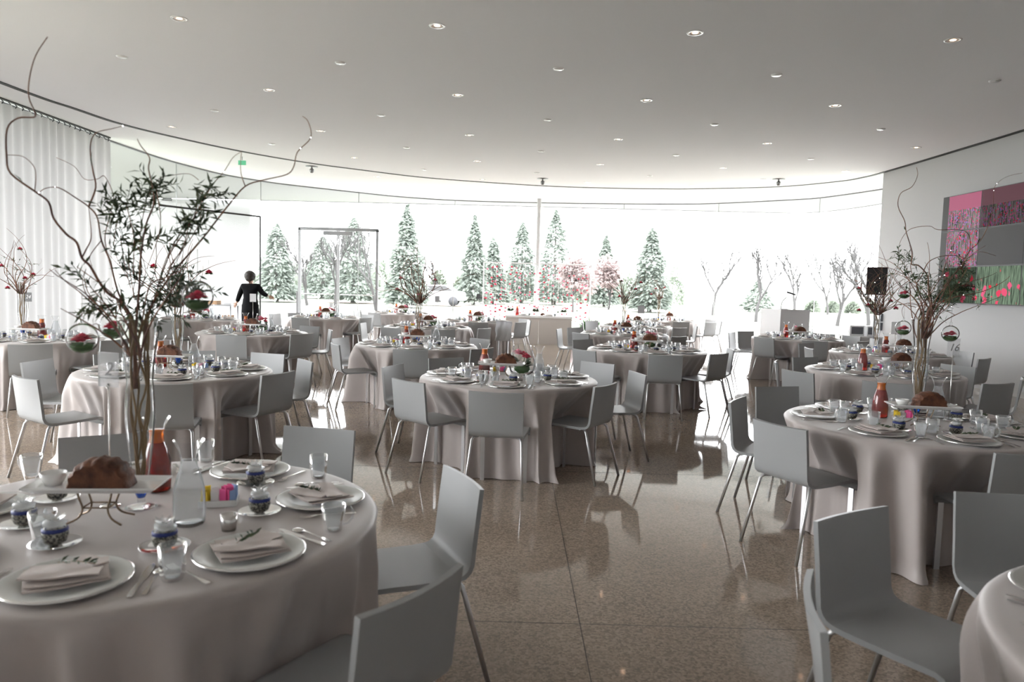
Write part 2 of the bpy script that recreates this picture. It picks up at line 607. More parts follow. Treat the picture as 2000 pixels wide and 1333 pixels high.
# ground outside and floor inside
g = MB(); g.box((0, 60, -0.09), (500, 420, 0.1))
struct('ground', g, 'lawn')
fl = MB(); fl.prism([(9.85, -5.5), (9.85, 16.0)] + [(p.x, p.y) for p in reversed(GLc)], -0.12, 0.0)
struct('floor', fl, 'floor')
pv = MB(); pv.prism([(-9.4, 21), (-9.3, 26.0), (9.7, 25.9), (10.6, 24), (11.2, 21), (11.2, 17), (9.9, 17), (9.6, 18.8), (8.9, 21.0), (8.2, 21.9), (6.4, 23.2), (5.2, 23.7), (2.7, 24.2), (0.3, 24.45), (-2, 24.4), (-3.8, 23.8), (-5, 23), (-6.7, 21.6), (-7.3, 20.9)], -0.12, -0.01)
struct('trim_1', pv, mat('pale paving', (0.5, 0.5, 0.49), 0.8))
# white soffit outside the glass, coloured grey to tone down the daylight on it
M['soffit'] = mat('white soffit toned down', (0.42, 0.42, 0.425), 0.9)
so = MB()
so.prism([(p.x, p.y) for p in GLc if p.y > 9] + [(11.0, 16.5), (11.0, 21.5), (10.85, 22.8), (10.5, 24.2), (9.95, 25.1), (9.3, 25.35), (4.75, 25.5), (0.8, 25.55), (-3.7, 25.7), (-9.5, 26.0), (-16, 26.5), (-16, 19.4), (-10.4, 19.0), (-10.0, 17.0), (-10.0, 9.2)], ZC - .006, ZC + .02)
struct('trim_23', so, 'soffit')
# floor joints, fine dark lines sawn into the terrazzo
jm = MB()
for k in range(-3, 4):
    x = 0.36 + 2.75 * k
    if -8 < x < 8.2:
        jm.box((x, 8.2, 0.0002), (0.004, 27.0 if abs(x) < 6 else 20, 0.0006))
for k in range(-2, 6):
    y = 3.35 + 2.85 * k
    jm.box((-0.1, y, 0.0002), (16.2 if y < 16 else 12, 0.004, 0.0006))
struct('trim_2', jm, mat('joint filler', (0.05, 0.04, 0.035), 0.6))

# ceiling slab with curved edge
roof = [(-10.0, -5.5), (-10.0, 17.0), (-10.4, 19.0), (-16, 19.4), (-16, 26.5), (-9.5, 26.0), (-3.7, 25.7), (0.8, 25.55), (4.75, 25.5), (9.3, 25.35), (9.95, 25.1), (10.5, 24.2), (10.85, 22.8), (11.0, 21.5), (11.0, -5.5)]
cl = MB(); cl.prism(list(reversed(roof)), ZC, ZC + 0.4)
struct('ceiling', cl, 'ceiling')
ce = MB()
edge = smoothline([Vector((x, y, 0)) for x, y in [(-9.0, 25.97), (-3.7, 25.7), (0.8, 25.55), (4.75, 25.5), (9.3, 25.35), (9.95, 25.1), (10.5, 24.2), (10.85, 22.8), (11.0, 21.5)]], 4)
ribbon(ce, edge, 0.03, ZC - 0.03, ZC + 0.02)
struct('trim_3', ce, mat('grey drip edge', (0.25, 0.25, 0.25), 0.5))
sl = MB(); ribbon(sl, SLc, 0.085, ZC - 0.012, ZC + 0.01)
struct('trim_4', sl, 'dark')
sl2 = MB(); ribbon(sl2, [p + Vector((0.09 if p.x > 0 else -0.09, 0, 0)) for p in SLc if p.y < 19], 0.03, ZC - 0.006, ZC + 0.01)
# head channel over the glass
hd = MB(); ribbon(hd, GLc, 0.05, ZC - 0.03, ZC + 0.01)
struct('trim_5', hd, mat('grey head channel', (0.16, 0.16, 0.17), 0.5))
sill = MB(); ribbon(sill, GLc, 0.06, -0.01, 0.012)
struct('trim_6', sill, mat('grey sill channel', (0.3, 0.3, 0.3), 0.5))

# glass panes between silicone joints
cuts = [0.0]


def near_index(u):
    best, bi = 1e9, 0
    for i, p in enumerate(GLc):
        if p.y < 8: continue
        d = Vector((p.x, p.y, 2.0)) - EYE
        z = d.dot(_F)
        uu = 1000 + FPX * d.dot(R2) / z
        if abs(uu - u) < best:
            best, bi = abs(uu - u), i
    return bi


idx = [0, 8] + [near_index(u) for u in (211, 345, 508, 698, 890, 1052, 1213, 1403, 1597)] + [len(GLc) - 1]
for k in range(len(idx) - 1):
    seg = GLc[idx[k]:idx[k + 1] + 1]
    if len(seg) < 2: continue
    pm = MB()
    n = len(pm.v)
    for p in seg:
        pm.v += [(p.x, p.y, 0.0), (p.x, p.y, ZC - 0.02)]
    for i in range(len(seg) - 1):
        pm.face([2 * i, 2 * i + 2, 2 * i + 3, 2 * i + 1])
    struct('window_%d' % (k + 1), pm, 'window', smooth=True)
for k, i in enumerate(idx[2:-1]):
    p = GLc[i]
    if k == 5: continue
    jb = MB(); jb.box((p.x, p.y, ZC / 2), (0.02, 0.02, ZC - 0.03))
    struct('trim_%d' % (7 + k), jb, mat('silicone joint', (0.33, 0.34, 0.34), 0.5))

# slim white column
cp = at(1049.5, 520, 23.3)
cb = MB(); cb.lathe([(0.065, 0.0), (0.065, ZC)], 20)
o = struct('trim_20', cb, mat('grey painted column', (0.46, 0.46, 0.465), 0.5), smooth=True, loc=(cp.x, cp.y, 0))

# right wall, rear wall
WX = 8.25
wr = MB(); wr.box((WX + 0.15, (16.65 - 5.5) / 2, ZC / 2), (0.3, 22.15, ZC))
struct('wall_right', wr, 'wall')
bs = MB(); bs.box((WX - 0.006, 5.55, 0.05), (0.012, 22.1, 0.1))
struct('baseboard_right', bs, mat('grey skirting', (0.45, 0.45, 0.45), 0.6))
wb = MB(); wb.add([(-9.8, -5.5, 0), (9.8, -5.5, 0), (9.8, -5.5, ZC), (-9.8, -5.5, ZC)], [(0, 1, 2, 3)])
M['curtain_rear'] = M['curtain'].copy()
for n_ in M['curtain_rear'].node_tree.nodes:
    if n_.type == 'BSDF_TRANSLUCENT': n_.inputs[0].default_value = (0.10, 0.10, 0.10, 1)
    if n_.type == 'BSDF_DIFFUSE': n_.inputs[0].default_value = (0.5, 0.49, 0.48, 1)
struct('wall_rear', wb, 'curtain_rear')
# white outer wall of the neighbouring wing, seen through the glass at left
ow = MB(); ow.box((-12.9, 26.3, (ZC - .02) / 2), (6.9, 0.2, ZC - .02))
struct('wall_outer', ow, 'wall')

# open glass door leaf with black frame at left, and the pair of glass entrance doors
zt = 3.13
A = Vector((-7.85, 16.2, 0)); Bp = Vector((-6.42, 18.5, 0))
dl = MB(); dl.add([(A.x, A.y, 0.03), (Bp.x, Bp.y, 0.03), (Bp.x, Bp.y, zt), (A.x, A.y, zt)], [(0, 1, 2, 3)])
d1 = struct('door_1', dl, 'window')
rl = MB(); rl.tube([(A.x, A.y, zt), (Bp.x, Bp.y, zt)], 0.022, 4)
rl.tube([(Bp.x, Bp.y, 0.0), (Bp.x, Bp.y, zt)], 0.022, 4)
put('door_frame', rl, 'dark', d1, False)
YD = 22.35
xa, xb, xc = at(585.5, 500, YD).x, at(660.5, 500, YD).x, at(737, 500, YD).x
df = MB()
for i, (x0, x1) in enumerate(((xa, xb), (xb, xc))):
    q = MB(); q.add([(x0 + .03, YD, 0.05), (x1 - .03, YD, 0.05), (x1 - .03, YD, zt - .08), (x0 + .03, YD, zt - .08)], [(0, 1, 2, 3)])
    dr = struct('door_%d' % (i + 2), q, 'window')
    h = MB(); h.tube([(x0 + .08, YD - .06, 1.15), (x1 - .08, YD - .06, 1.15)], 0.014, 8)
    put('push_bar', h, 'white_metal', dr)
    h = MB()
    h.box(((x0 + x1) / 2, YD, 0.04), (x1 - x0 - .04, 0.04, 0.08))
    h.box((x0 + .025, YD, zt / 2), (0.03, 0.04, zt - .1)); h.box((x1 - .025, YD, zt / 2), (0.03, 0.04, zt - .1))
    put('door_rail', h, mat('grey door rail', (0.30, 0.30, 0.31), 0.4), dr, False)
for x in (xa, xc):
    df.box((x, YD, zt / 2), (0.07, 0.14, zt))
df.box(((xa + xc) / 2, YD, zt), (xc - xa + .07, 0.14, 0.09))
df.box((xb, YD, zt - .12), (0.9, 0.1, 0.12))
struct('trim_21', df, mat('pale steel frame', (0.20, 0.20, 0.205), 0.4, metal=0.3))
bo = MB(); p = at(580.5, 600, 20.6); bo.box((p.x, p.y, 0.62), (0.05, 0.05, 1.24))
tag(put('post', bo, 'card_dark', None, False), 'thin dark post standing left of the glass entrance doors', 'post')

# sheer curtains on their track; the bay between them is left clear to let daylight in
def curtain_mesh(y0, y1):
    cu = MB()
    ny, nz = int((y1 - y0) * 68), 5
    ph = 0.0
    col = []
    for i in range(ny + 1):
        y = y0 + (y1 - y0) * i / ny
        ph += (y1 - y0) / ny * 2 * PI / 0.27 * (1 + 0.25 * math.sin(y * 2.1) + 0.15 * math.sin(y * 5.3 + 1))
        col.append((y, math.sin(ph), math.sin(ph * 0.37 + 2)))
    for j in range(nz + 1):
        tz = j / nz
        z = 0.02 + (ZC - 0.07 - 0.02) * tz
        for (y, s_, s2) in col:
            cu.v.append((-8.20 + 0.036 * s_ + 0.012 * s2 * (1 - tz), y, z))
    for j in range(nz):
        for i in range(ny):
            a = j * (ny + 1) + i
            cu.face([a, a + 1, a + ny + 2, a + ny + 1])
    return cu


cur = tag(put('curtain', curtain_mesh(8.0, 14.9), 'curtain'), 'sheer white pleated curtain hanging along the left glass wall', 'curtain')
tag(put('curtain', curtain_mesh(-5.2, 0.8), M['curtain']), 'unseen added curtain shading the left glass, nearer part', 'curtain')  # added out of view to cut the light from the left rear
y0, y1 = -5.2, 14.9
tr = MB(); tr.box((-8.2, (y0 + y1) / 2, ZC - 0.012), (0.05, y1 - y0, 0.03))
struct('trim_22', tr, 'dark')
for i in range(30):
    y = 10.2 + i * 0.16
    hk = MB(); hk.tube([(-8.2, y, ZC - .03), (-8.17, y, ZC - .06), (-8.2, y, ZC - .09)], 0.008, 5)
    put('curtain_hook', hk, 'dark', cur)


# ceiling fittings
def build_light():
    t_ = thing('ceiling_downlight', cat='ceiling light')
    a = MB(); a.lathe([(0.062, 0.012), (0.062, -0.004), (0.085, -0.004), (0.09, 0.004)], 24); put('ring', a, 'white', t_)
    a = MB(); a.lathe([(0.0, 0.002), (0.062, 0.002)], 24)
    a.lathe([(0.0, -0.001), (0.03, -0.0015)], 16)
    put('lamp', a, 'lamp', t_)
    return t_


def build_disc():
    a = MB(); a.lathe([(0.0, -0.014), (0.055, -0.014), (0.066, -0.008), (0.07, 0.0)], 24)
    return tag(put('sprinkler_cover', a, 'white'), None, 'sprinkler cover')


def col_word(u):
    return 'far left' if u < 400 else 'left' if u < 800 else 'middle' if u < 1200 else 'right' if u < 1600 else 'far right'


KL, KS = Kind(build_light), Kind(build_disc)
rows = ['nearest', 'second', 'third', 'fourth', 'fifth', 'sixth']
for r_ in range(5):
    Y = 8.0 + 2.849 * r_
    for k, X in enumerate([-6.39, -3.64, -0.89, 1.86, 4.61, 7.36]):
        if X == -6.39 and r_ not in (2,): continue
        if X == 7.36 and r_ not in (2, 3): continue
        if r_ == 4 and X in (-3.64, 4.61) and False: continue
        cw = ['far left', 'left', 'middle left', 'middle right', 'right', 'far right'][k]
        KL.place((X, Y, ZC - 0.001), 0, 'small round ceiling downlight, %s column of the %s row' % (cw, rows[r_]), 'round ceiling downlights')
for r_ in range(4):
    Y = 9.42 + 2.849 * r_
    for k, X in enumerate([-5.01, -2.26, 0.49, 3.24, 5.99]):
        if r_ == 3 and k in (0, ): continue
        cw = ['far left', 'left', 'middle', 'right', 'far right'][k]
        KS.place((X, Y, ZC), 0, 'small flat white ceiling cover, %s one of the %s row' % (cw, rows[r_]), 'flat white ceiling covers')
for (u, v, wd) in ((609, 327, 'left'), (1060, 351, 'middle'), (1521, 352, 'right')):
    p = on(u, v - 2, ZC)
    a = MB(); a.lathe([(0, -0.16), (0.03, -0.16), (0.05, -0.12), (0.05, -0.07), (0.02, -0.05), (0.02, -0.012), (0.15, -0.012), (0.15, 0)], 16)
    tag(put('ceiling_sensor', a, 'steel', None, True, (p.x, p.y, ZC)), 'small grey ceiling camera on the %s of the room' % wd, 'ceiling camera', 'ceiling cameras')
p = at(473, 350, 16.8)
a = MB(); a.box((p.x, p.y, ZC - .14), (0.17, 0.02, 0.10)); a.use('steel'); a.tube([(p.x, p.y, ZC - .08), (p.x, p.y, ZC)], .008, 5)
a.mats = [M['green_sign'], M['steel']]; a.mi = [0] * 6 + [1] * (len(a.f) - 6)
tag(put('exit_sign', a, None, None, False), 'small green exit sign hanging under the ceiling at left', 'exit sign')
p = at(324, 377, 26.1)
vt = thing('wall_vent', (p.x, 26.19, p.z - .05), 0, 'dark louvred vent high on the outer wall at left', 'vent')
a = MB(); a.box((0, 0, 0), (.32, .03, .44)); put('frame', a, 'card_dark', vt, False)
for i in range(6):
    a = MB(); a.box((0, -.03, -.17 + i * .068), (.30, .03, .02)); put('slat', a, 'steel', vt, False)
# ------------------------------------------------------------------ display wall on the right wall
def wall_pt(u, v):
    d = ray(u, v)
    return EYE + d * ((WX - 0.08) / d.x)


TLc, BLc = wall_pt(1841, 388), wall_pt(1834, 592)
jx = (wall_pt(1917, 372).y + wall_pt(1908, 594).y) / 2
ztop, zbot = (TLc.z + wall_pt(2000, 355).z) / 2, (BLc.z + wall_pt(2000, 597).z) / 2
yl = (TLc.y + BLc.y) / 2
zm1, zm2 = wall_pt(1915, 447).z, wall_pt(1910, 520).z
PW = yl - jx
vw = thing('video_wall', (WX - 0.05, yl, zbot), 0, 'wide video wall showing a pink poppy field on the white right wall', 'video wall')
fr = MB(); fr.box((0.0, -(PW * 4) / 2, (ztop - zbot) / 2), (0.09, PW * 4, ztop - zbot)); put('frame', fr, 'dark', vw, False)


def disp(yA, yB, z0, z1, m):
    a = MB()
    a.add([(-0.048, yA - yl, z0 - zbot), (-0.048, yB - yl, z0 - zbot), (-0.048, yB - yl, z1 - zbot), (-0.048, yA - yl, z1 - zbot)], [(0, 1, 2, 3)])
    return put('display_panel', a, m, vw, False)


gp = 0.012
strip = yl - PW * 0.17
hr = (ztop - zbot) / 3
zl1, zl2 = zbot + hr, zbot + 2 * hr
disp(yl - gp, strip, zbot + gp, zl1 - gp, 'screen_off'); disp(yl - gp, strip, zl1 + gp, zl2 - gp, 'screen_off'); disp(yl - gp, strip, zl2 + gp, ztop - gp, 'screen_off')
skyz = ztop - hr * 0.42
disp(strip, jx + gp, zbot + gp, zl1 - gp, M['poppy_dark'])
disp(strip, jx + gp, zl1 + gp, zl2 - gp, M['poppy_far'])
disp(strip, jx + gp, zl2 + gp, skyz, M['poppy_far'])
disp(strip, jx + gp, skyz, ztop - gp, M['pink_sky'])
for k in range(3):
    ya, yb = jx - k * PW * 1.0 - gp, jx - (k + 1) * PW * 1.0 + gp
    disp(ya, yb, zbot + gp, zl1 - gp, M['poppy_near'])
    disp(ya, yb, zl1 + gp, zl2 - gp, 'screen_off')
    disp(ya, yb, zl2 + gp, skyz, M['poppy_dim'])
    disp(ya, yb, skyz, ztop - gp, M['pink_dim'])

# ------------------------------------------------------------------ outdoors
def conifer(name, x, y, h, r, seed, lab, m='conifer', group=None, n=2300, lean=0.0):
    rd = random.Random(seed)
    t_ = thing(name, (x, y, 0), 0, lab, 'tree', group)
    a = MB(); a.tube([(0, 0, 0), (0, 0, h * .95)], [r * .09, 0.02], 7); put('trunk', a, 'trunk', t_)
    a = MB()
    for i in range(n):
        u = rd.random() ** 1.25
        z = h * (0.04 + 0.95 * u)
        rr = r * .92 * (1 - u) ** 0.62 * (0.9 + 0.12 * math.sin(z * 3.1 + seed)) * (0.5 + .5 * rd.random())
        an = rd.uniform(0, 2 * PI)
        p = Vector((rr * math.cos(an), rr * math.sin(an), z))
        d = Vector((math.cos(an), math.sin(an), rd.uniform(-.55, .35)))
        a.leaf(p - d * .2, d, Vector((-math.sin(an), math.cos(an), rd.uniform(-.6, .6))), rd.uniform(.35, .75) * (1 - .45 * u), rd.uniform(.07, .16))
    put('foliage', a, m, t_, False)
    return t_


def bare_tree(name, x, y, h, seed, lab, m='twig', blossom=None, group=None, rad=0.11, spread=1.0):
    rd = random.Random(seed)
    t_ = thing(name, (x, y, 0), 0, lab, 'tree', group)
    a = MB(); tips = []

    def grow(p, d, L, r, k):
        pts = [p]; q = p; dd = d
        for i in range(4):
            dd = (dd + Vector((rd.uniform(-.18, .18), rd.uniform(-.18, .18), rd.uniform(-.03, .12)))).normalized()
            q = q + dd * L / 4; pts.append(q)
        a.tube(pts, [r, r * .85, r * .75, r * .65, r * .5], 5 if k < 3 else 3, False)
        tips.append(q)
        if k >= 5: return
        for j in range(3 if k < 4 else 2):
            e = (dd + Vector((rd.uniform(-.8, .8) * spread, rd.uniform(-.8, .8) * spread, rd.uniform(-.15, .5)))).normalized()
            grow(pts[rd.choice([2, 3, 4])], e, L * rd.uniform(.6, .8), r * .66, k + 1)
    grow(Vector((0, 0, 0)), Vector((0, 0, 1)), h * .33, rad, 0)
    put('branches', a, m, t_)
    if blossom:
        b_ = MB()
        for q in tips:
            for i in range(5):
                d = Vector((rd.uniform(-1, 1), rd.uniform(-1, 1), rd.uniform(-1, 1)))
                b_.leaf(q + d * .35, d, Vector((1, rd.random(), 0)), .3, .1)
        put('blossom', b_, blossom, t_, False)
    return t_


def bush(name, x, y, h, r, seed, lab, m='shrub', group='shrubs along the far edge of the lawn', n=700):
    rd = random.Random(seed)
    a = MB()
    for i in range(n):
        an = rd.uniform(0, 2 * PI); ph = math.acos(rd.uniform(0, 1)); q = rd.uniform(.6, 1)
        d = Vector((math.sin(ph) * math.cos(an), math.sin(ph) * math.sin(an), math.cos(ph)))
        a.leaf((r * q * d.x, r * .6 * q * d.y, h * q * d.z), d + Vector((rd.uniform(-.5, .5), rd.uniform(-.5, .5), rd.uniform(-.5, .5))), Vector((rd.random(), rd.random(), 1)), .30, .11)
    return tag(put(name, a, m, None, False, (x, y, 0)), lab, 'shrub', group)


def T(u, Y): return at(u, 560, Y).x


con = [(925, 55, 6.7, 1.55, 'tall narrow evergreen left of the white column'), (962, 60, 5.4, 1.7, 'shorter broad evergreen beside the tall narrow one'),
       (1018, 66, 7.2, 2.2, 'pale evergreen just left of the white column'), (1082, 62, 8.0, 2.3, 'ragged evergreen just right of the white column'),
       (1181, 60, 5.8, 1.5, 'slim evergreen behind the flower garland screen'), (1270, 50, 5.7, 1.9, 'dark evergreen standing alone right of the garland screen'),
       (793, 46, 6.4, 1.7, 'tall evergreen right of the glass entrance doors'), (690, 52, 6.0, 2.2, 'broad evergreen seen through the glass entrance doors'),
       (540, 50, 5.3, 1.9, 'green evergreen left of the glass entrance doors'), (630, 62, 5.2, 2.6, 'pale evergreen seen through the left door leaf')]
for i, (u, Y, h, r, lab) in enumerate(con):
    conifer('evergreen_tree', T(u, Y), Y, h, r, 11 + i, lab, 'conifer', 'evergreens beyond the lawn', 2300)
bt = [(735, 40, 6.2, 'bare tree right beside the glass entrance doors'), (600, 44, 6.0, 'bare tree left of the glass entrance doors'), (655, 34, 5.0, 'bare tree between the two glass door leaves'),
      (1480, 38, 4.7, 'small bare tree in the right window, leftmost'), (1395, 46, 5.4, 'bare tree behind the right window joint'), (1556, 42, 5.6, 'bare tree behind the lectern microphone'),
      (1640, 36, 5.0, 'bare tree near the right wall'), (1700, 30, 5.4, 'bare tree closest to the right wall edge'), (860, 60, 5.5, 'pale bare tree right of the tall evergreen'),
      (1620, 55, 6.5, 'far bare tree right of the lectern')]
for i, (u, Y, h, lab) in enumerate(bt):
    bare_tree('bare_tree', T(u, Y), Y, h, 31 + i, lab, 'twig', None, 'bare winter trees on the lawn', 0.10)
bare_tree('blossom_tree', T(1120, 45), 45, 4.0, 61, 'pink blossoming tree behind the flower garland screen', 'twig', M['blossom'], 'pink blossoming trees', .08, 1.2)
bare_tree('blossom_tree', T(1190, 52), 52, 4.2, 62, 'pale pink blossoming tree right of the garland screen', 'twig', M['blossom'], 'pink blossoming trees', .08, 1.2)
k = 0
for u in range(505, 1300, 44):
    Y = 71.5 if k != 24 else 72.5
    bush('shrub', T(u, Y), Y, 1.9 + (k * 37 % 10) * .17, .86, 80 + k, 'low green shrub in the hedge at the far side of the lawn')
    k += 1
    if (u < 760 or u > 900) and k not in (22, 23, 24):
        bush('shrub', T(u + 20, 75.5), 75.5, 3.0 + (k * 23 % 10) * .13, 1.0, 180 + k, 'tall green shrub in the rear row of the hedge', 'shrub', 'tall shrubs in the rear row of the hedge', 700)
for u in (1590, 1630, 1668, 1709):
    bush('shrub', T(u, 62), 62, 0.9, .52, 80 + k, 'low pale shrub in the row behind the lectern', 'shrub', 'low shrubs behind the lectern', 500); k += 1
conifer('evergreen_tree', T(1482, 58), 58, 2.6, 1.6, 99, 'low dark evergreen left of the lectern', 'conifer', None, 600)
# drive and parked car
dv = MB(); dv.box((-12, 53, -0.035), (46, 2.2, 0.02)); struct('path', dv, 'path')
cp_ = at(848, 586, 51.3)
car = thing('car', (cp_.x, 51.3, 0), 0, 'pale grey parked car beyond the lawn left of the garland screen', 'car')
a = MB()
prof = [(-2.2, .35), (-2.25, .75), (-1.9, .92), (-1.2, 1.0), (-.6, 1.42), (.9, 1.45), (1.6, 1.05), (2.15, .95), (2.2, .4)]
n = len(prof)
a.add([(x, -.85, z) for x, z in prof] + [(x, .85, z) for x, z in prof], [tuple(reversed(range(n))), tuple(range(n, 2 * n))] + [(i, (i + 1) % n, n + (i + 1) % n, n + i) for i in range(n)])
put('body', a, 'car', car, False)
a = MB(); a.add([(-1.05, -.87, 1.0), (1.4, -.87, 1.05), (.85, -.87, 1.38), (-.55, -.87, 1.36)], [(0, 1, 2, 3)]); put('window', a, 'screen_off', car, False)
for sx in (-1.4, 1.4):
    for sy in (-.8, .8):
        a = MB(); a.tube([(sx, sy - .1, .33), (sx, sy + .1, .33)], .33, 18); put('wheel', a, 'tyre', car)

#@@TABLES
# ------------------------------------------------------------------ tables
TZ = 0.76
TB = {  # x, y, radius, description, offset of the seats
    'T0': (-1.27, 2.50, .80, 'the nearest table at lower left', [-80, -35, 20, 75, 124, 179, -128]),
    'T1': (-.02, 6.57, .80, 'the centre table with large flower bowl', [-94, -138, 165, 120, 60, 15, -40]),
    'T2': (-2.97, 6.42, .81, 'the left table behind the nearest one', [-68, -25, 20, 62, 105, 145, -170, -120]),
    'TR1': (2.67, 4.78, .80, 'the right table with the card 16', [-91, -138, 164, 113, 60, 13, -40]),
    'TR0': (2.0, 1.55, .80, 'the table cut off at lower right', [-97, 172, 128, 80, 32, -12, -55, -142]),
    'TR2': (4.09, 7.98, .80, 'the second table along the right wall', [-90, -138, 170, 125, 80, 35, -10, -50]),
    'TR3': (5.45, 10.5, .80, 'the third table along the right wall', None),
    'TR4': (5.25, 13.4, .80, 'the table in front of the lectern', None),
    'T3': (-1.28, 9.75, .81, 'the tree table left behind centre', None),
    'T4': (-3.98, 11.15, .82, 'the left table nearest the person', None),
    'C': (-6.0, 9.1, .80, 'the table cut off at left edge', None),
    'E': (-6.15, 14.2, .80, 'the table beside the serving cart', None),
    'F': (-4.14, 16.12, .80, 'the table before the glass doors', None),
    'G': (-2.95, 19.3, .80, 'the far table beside glass doors', None),
    'H': (-1.6, 13.75, .82, 'the second table behind centre left', None),
    'I': (-.8, 16.3, .80, 'the far table before garland screen', None),
    'TM': (1.86, 10.0, .81, 'the bowl table right of centre', None),
    'TC': (2.05, 13.3, .80, 'the table with the dark twig tree', None),
    'TD': (2.75, 16.2, .80, 'the far right table with card', None),
    'TE': (4.1, 19.2, .80, 'the farthest round table at right', None),
}
OFF = {'TR3': 10, 'TR4': -2, 'T3': 4, 'T4': 4, 'C': -10, 'E': -4, 'F': -9, 'G': 5, 'H': 8, 'I': -5, 'TM': 1, 'TC': -4, 'TD': 3, 'TE': 0}
WORD = {-4: 'left', -3: 'near left', -2: 'near', -1: 'near right', 0: 'right', 1: 'far right', 2: 'far', 3: 'far left', 4: 'left'}


def words(angs):
    used, out = set(), []
    for a_ in angs:
        c_ = sorted(set(WORD.values()), key=lambda w_: min(abs((a_ - 45 * k + 180) % 360 - 180) for k, v in WORD.items() if v == w_))
        for w_ in c_:
            if w_ not in used:
                used.add(w_); out.append(w_); break
    return out


# back-top-centre of every chair the photograph shows: (x, y, table, extra turn in degrees)
CH = [(-2.01, 3.59, 'T0'), (-1.02, 3.90, 'T0'), (-.17, 2.98, 'T0', 2), (-.22, 1.84, 'T0', 0),
      (-.11, 5.35, 'T1'), (-.85, 5.86, 'T1', 6), (-1.15, 6.91, 'T1'), (.80, 5.95, 'T1', 4), (1.22, 6.85, 'T1'), (.93, 7.70, 'T1'), (-.71, 7.76, 'T1'),
      (-2.56, 5.30, 'T2'), (-1.95, 6.12, 'T2', -6), (-2.01, 7.15, 'T2'), (-2.58, 7.72, 'T2'), (-3.4, 7.78, 'T2'), (-4.0, 7.3, 'T2'), (-3.68, 5.44, 'T2'), (-4.30, 6.53, 'T2'),
      (-5.28, 7.95, 'C'), (-4.80, 8.80, 'C'),
      (1.62, 4.37, 'TR1', 6), (1.66, 5.35, 'TR1'), (2.25, 6.15, 'TR1'), (2.72, 3.70, 'TR1'),
      (3.44, 6.62, 'TR2'), (4.59, 6.79, 'TR2'), (5.15, 7.27, 'TR2'), (2.90, 7.38, 'TR2'), (3.05, 8.4, 'TR2'), (3.64, 9.04, 'TR2'), (5.25, 8.5, 'TR2'),
      (2.05, 2.95, 'TR0'), (1.25, 2.63, 'TR0', -4), (.80, 1.87, 'TR0', -3),
      (6.70, 10.74, 'TR3'), (6.25, 9.56, 'TR3'), (4.3, 10.57, 'TR3'), (4.65, 11.55, 'TR3'),
      (4.40, 12.75, 'TR4'), (4.20, 14.0, 'TR4'), (4.65, 14.55, 'TR4'), (5.08, 12.18, 'TR4'), (6.02, 12.42, 'TR4'), (6.6, 13.2, 'TR4'), (6.2, 14.45, 'TR4'), (6.5, 13.9, 'TR4'),
      (-3.87, 9.98, 'T4'), (-3.05, 10.6, 'T4'), (-2.88, 11.6, 'T4'), (-3.44, 12.4, 'T4'), (-4.98, 10.75, 'T4'),
      (-5.37, 16.38, 'F'), (-4.38, 14.98, 'F'), (-3.15, 15.7, 'F'), (-3.4, 17.2, 'F'), (-5.1, 17.1, 'F'),
      (-6.21, 12.95, 'E'),
      (-4.2, 19.58, 'G'), (-3.5, 18.3, 'G'), (-4.0, 18.95, 'G'),
      (-2.23, 9.07, 'T3', -8), (-2.40, 10.07, 'T3'), (-1.2, 8.58, 'T3'), (-.35, 9.0, 'T3'), (-.45, 10.65, 'T3'),
      (-2.85, 13.75, 'H'), (-2.12, 12.56, 'H'), (-1.18, 12.5, 'H'), (-.48, 13.08, 'H'),
      (-.71, 15.12, 'I'), (.20, 15.65, 'I'), (.40, 16.55, 'I'), (.30, 17.2, 'I'),
      (1.87, 8.79, 'TM'), (2.65, 9.2, 'TM'), (3.02, 9.95, 'TM'), (.90, 9.19, 'TM'), (1.05, 11.0, 'TM'),
      (1.16, 12.51, 'TC'), (1.2, 14.2, 'TC'), (.85, 13.6, 'TC'), (2.85, 12.35, 'TC'),
      (1.85, 17.2, 'TD'), (1.55, 16.3, 'TD'), (3.5, 15.15, 'TD'), (4.08, 16.1, 'TD'),
      (4.16, 17.95, 'TE'), (4.95, 18.1, 'TE'), (5.45, 18.95, 'TE'), (5.4, 19.8, 'TE')]


def strip(mb, prof, w, th, bow=None, n=7):
    """a bent board: profile (y,z) swept across width w with thickness th; bow(t, s) shifts y"""
    k = len(mb.v)
    m_ = len(prof)
    nor = []
    for i in range(m_):
        a_ = prof[max(i - 1, 0)]; b_ = prof[min(i + 1, m_ - 1)]
        dy, dz = b_[0] - a_[0], b_[1] - a_[1]
        L = math.hypot(dy, dz)
        nor.append((-dz / L, dy / L))
    for i, (y, z) in enumerate(prof):
        for j in range(n):
            s_ = -1 + 2 * j / (n - 1)
            by = bow(i / (m_ - 1), s_, z) if bow else (0, 0)
            ww = w / 2 * s_
            mb.v.append((ww, y + by[0] - nor[i][0] * th / 2, z + by[1] - nor[i][1] * th / 2))
        for j in range(n):
            s_ = -1 + 2 * j / (n - 1)
            by = bow(i / (m_ - 1), s_, z) if bow else (0, 0)
            ww = w / 2 * s_
            mb.v.append((ww, y + by[0] + nor[i][0] * th / 2, z + by[1] + nor[i][1] * th / 2))
    R = 2 * n
    for i in range(m_ - 1):
        for j in range(n - 1):
            a_ = k + i * R + j
            mb.face([a_, a_ + 1, a_ + R + 1, a_ + R])
            c_ = k + i * R + n + j
            mb.face([c_, c_ + R, c_ + R + 1, c_ + 1])
        mb.face([k + i * R, k + (i + 1) * R, k + (i + 1) * R + n, k + i * R + n])
        e = k + i * R + n - 1
        mb.face([e, e + n, e + R + n, e + R])
    mb.face([k + j for j in range(n)] + [k + n + j for j in reversed(range(n))])
    q = k + (m_ - 1) * R
    mb.face([q + j for j in reversed(range(n))] + [q + n + j for j in range(n)])
    return mb


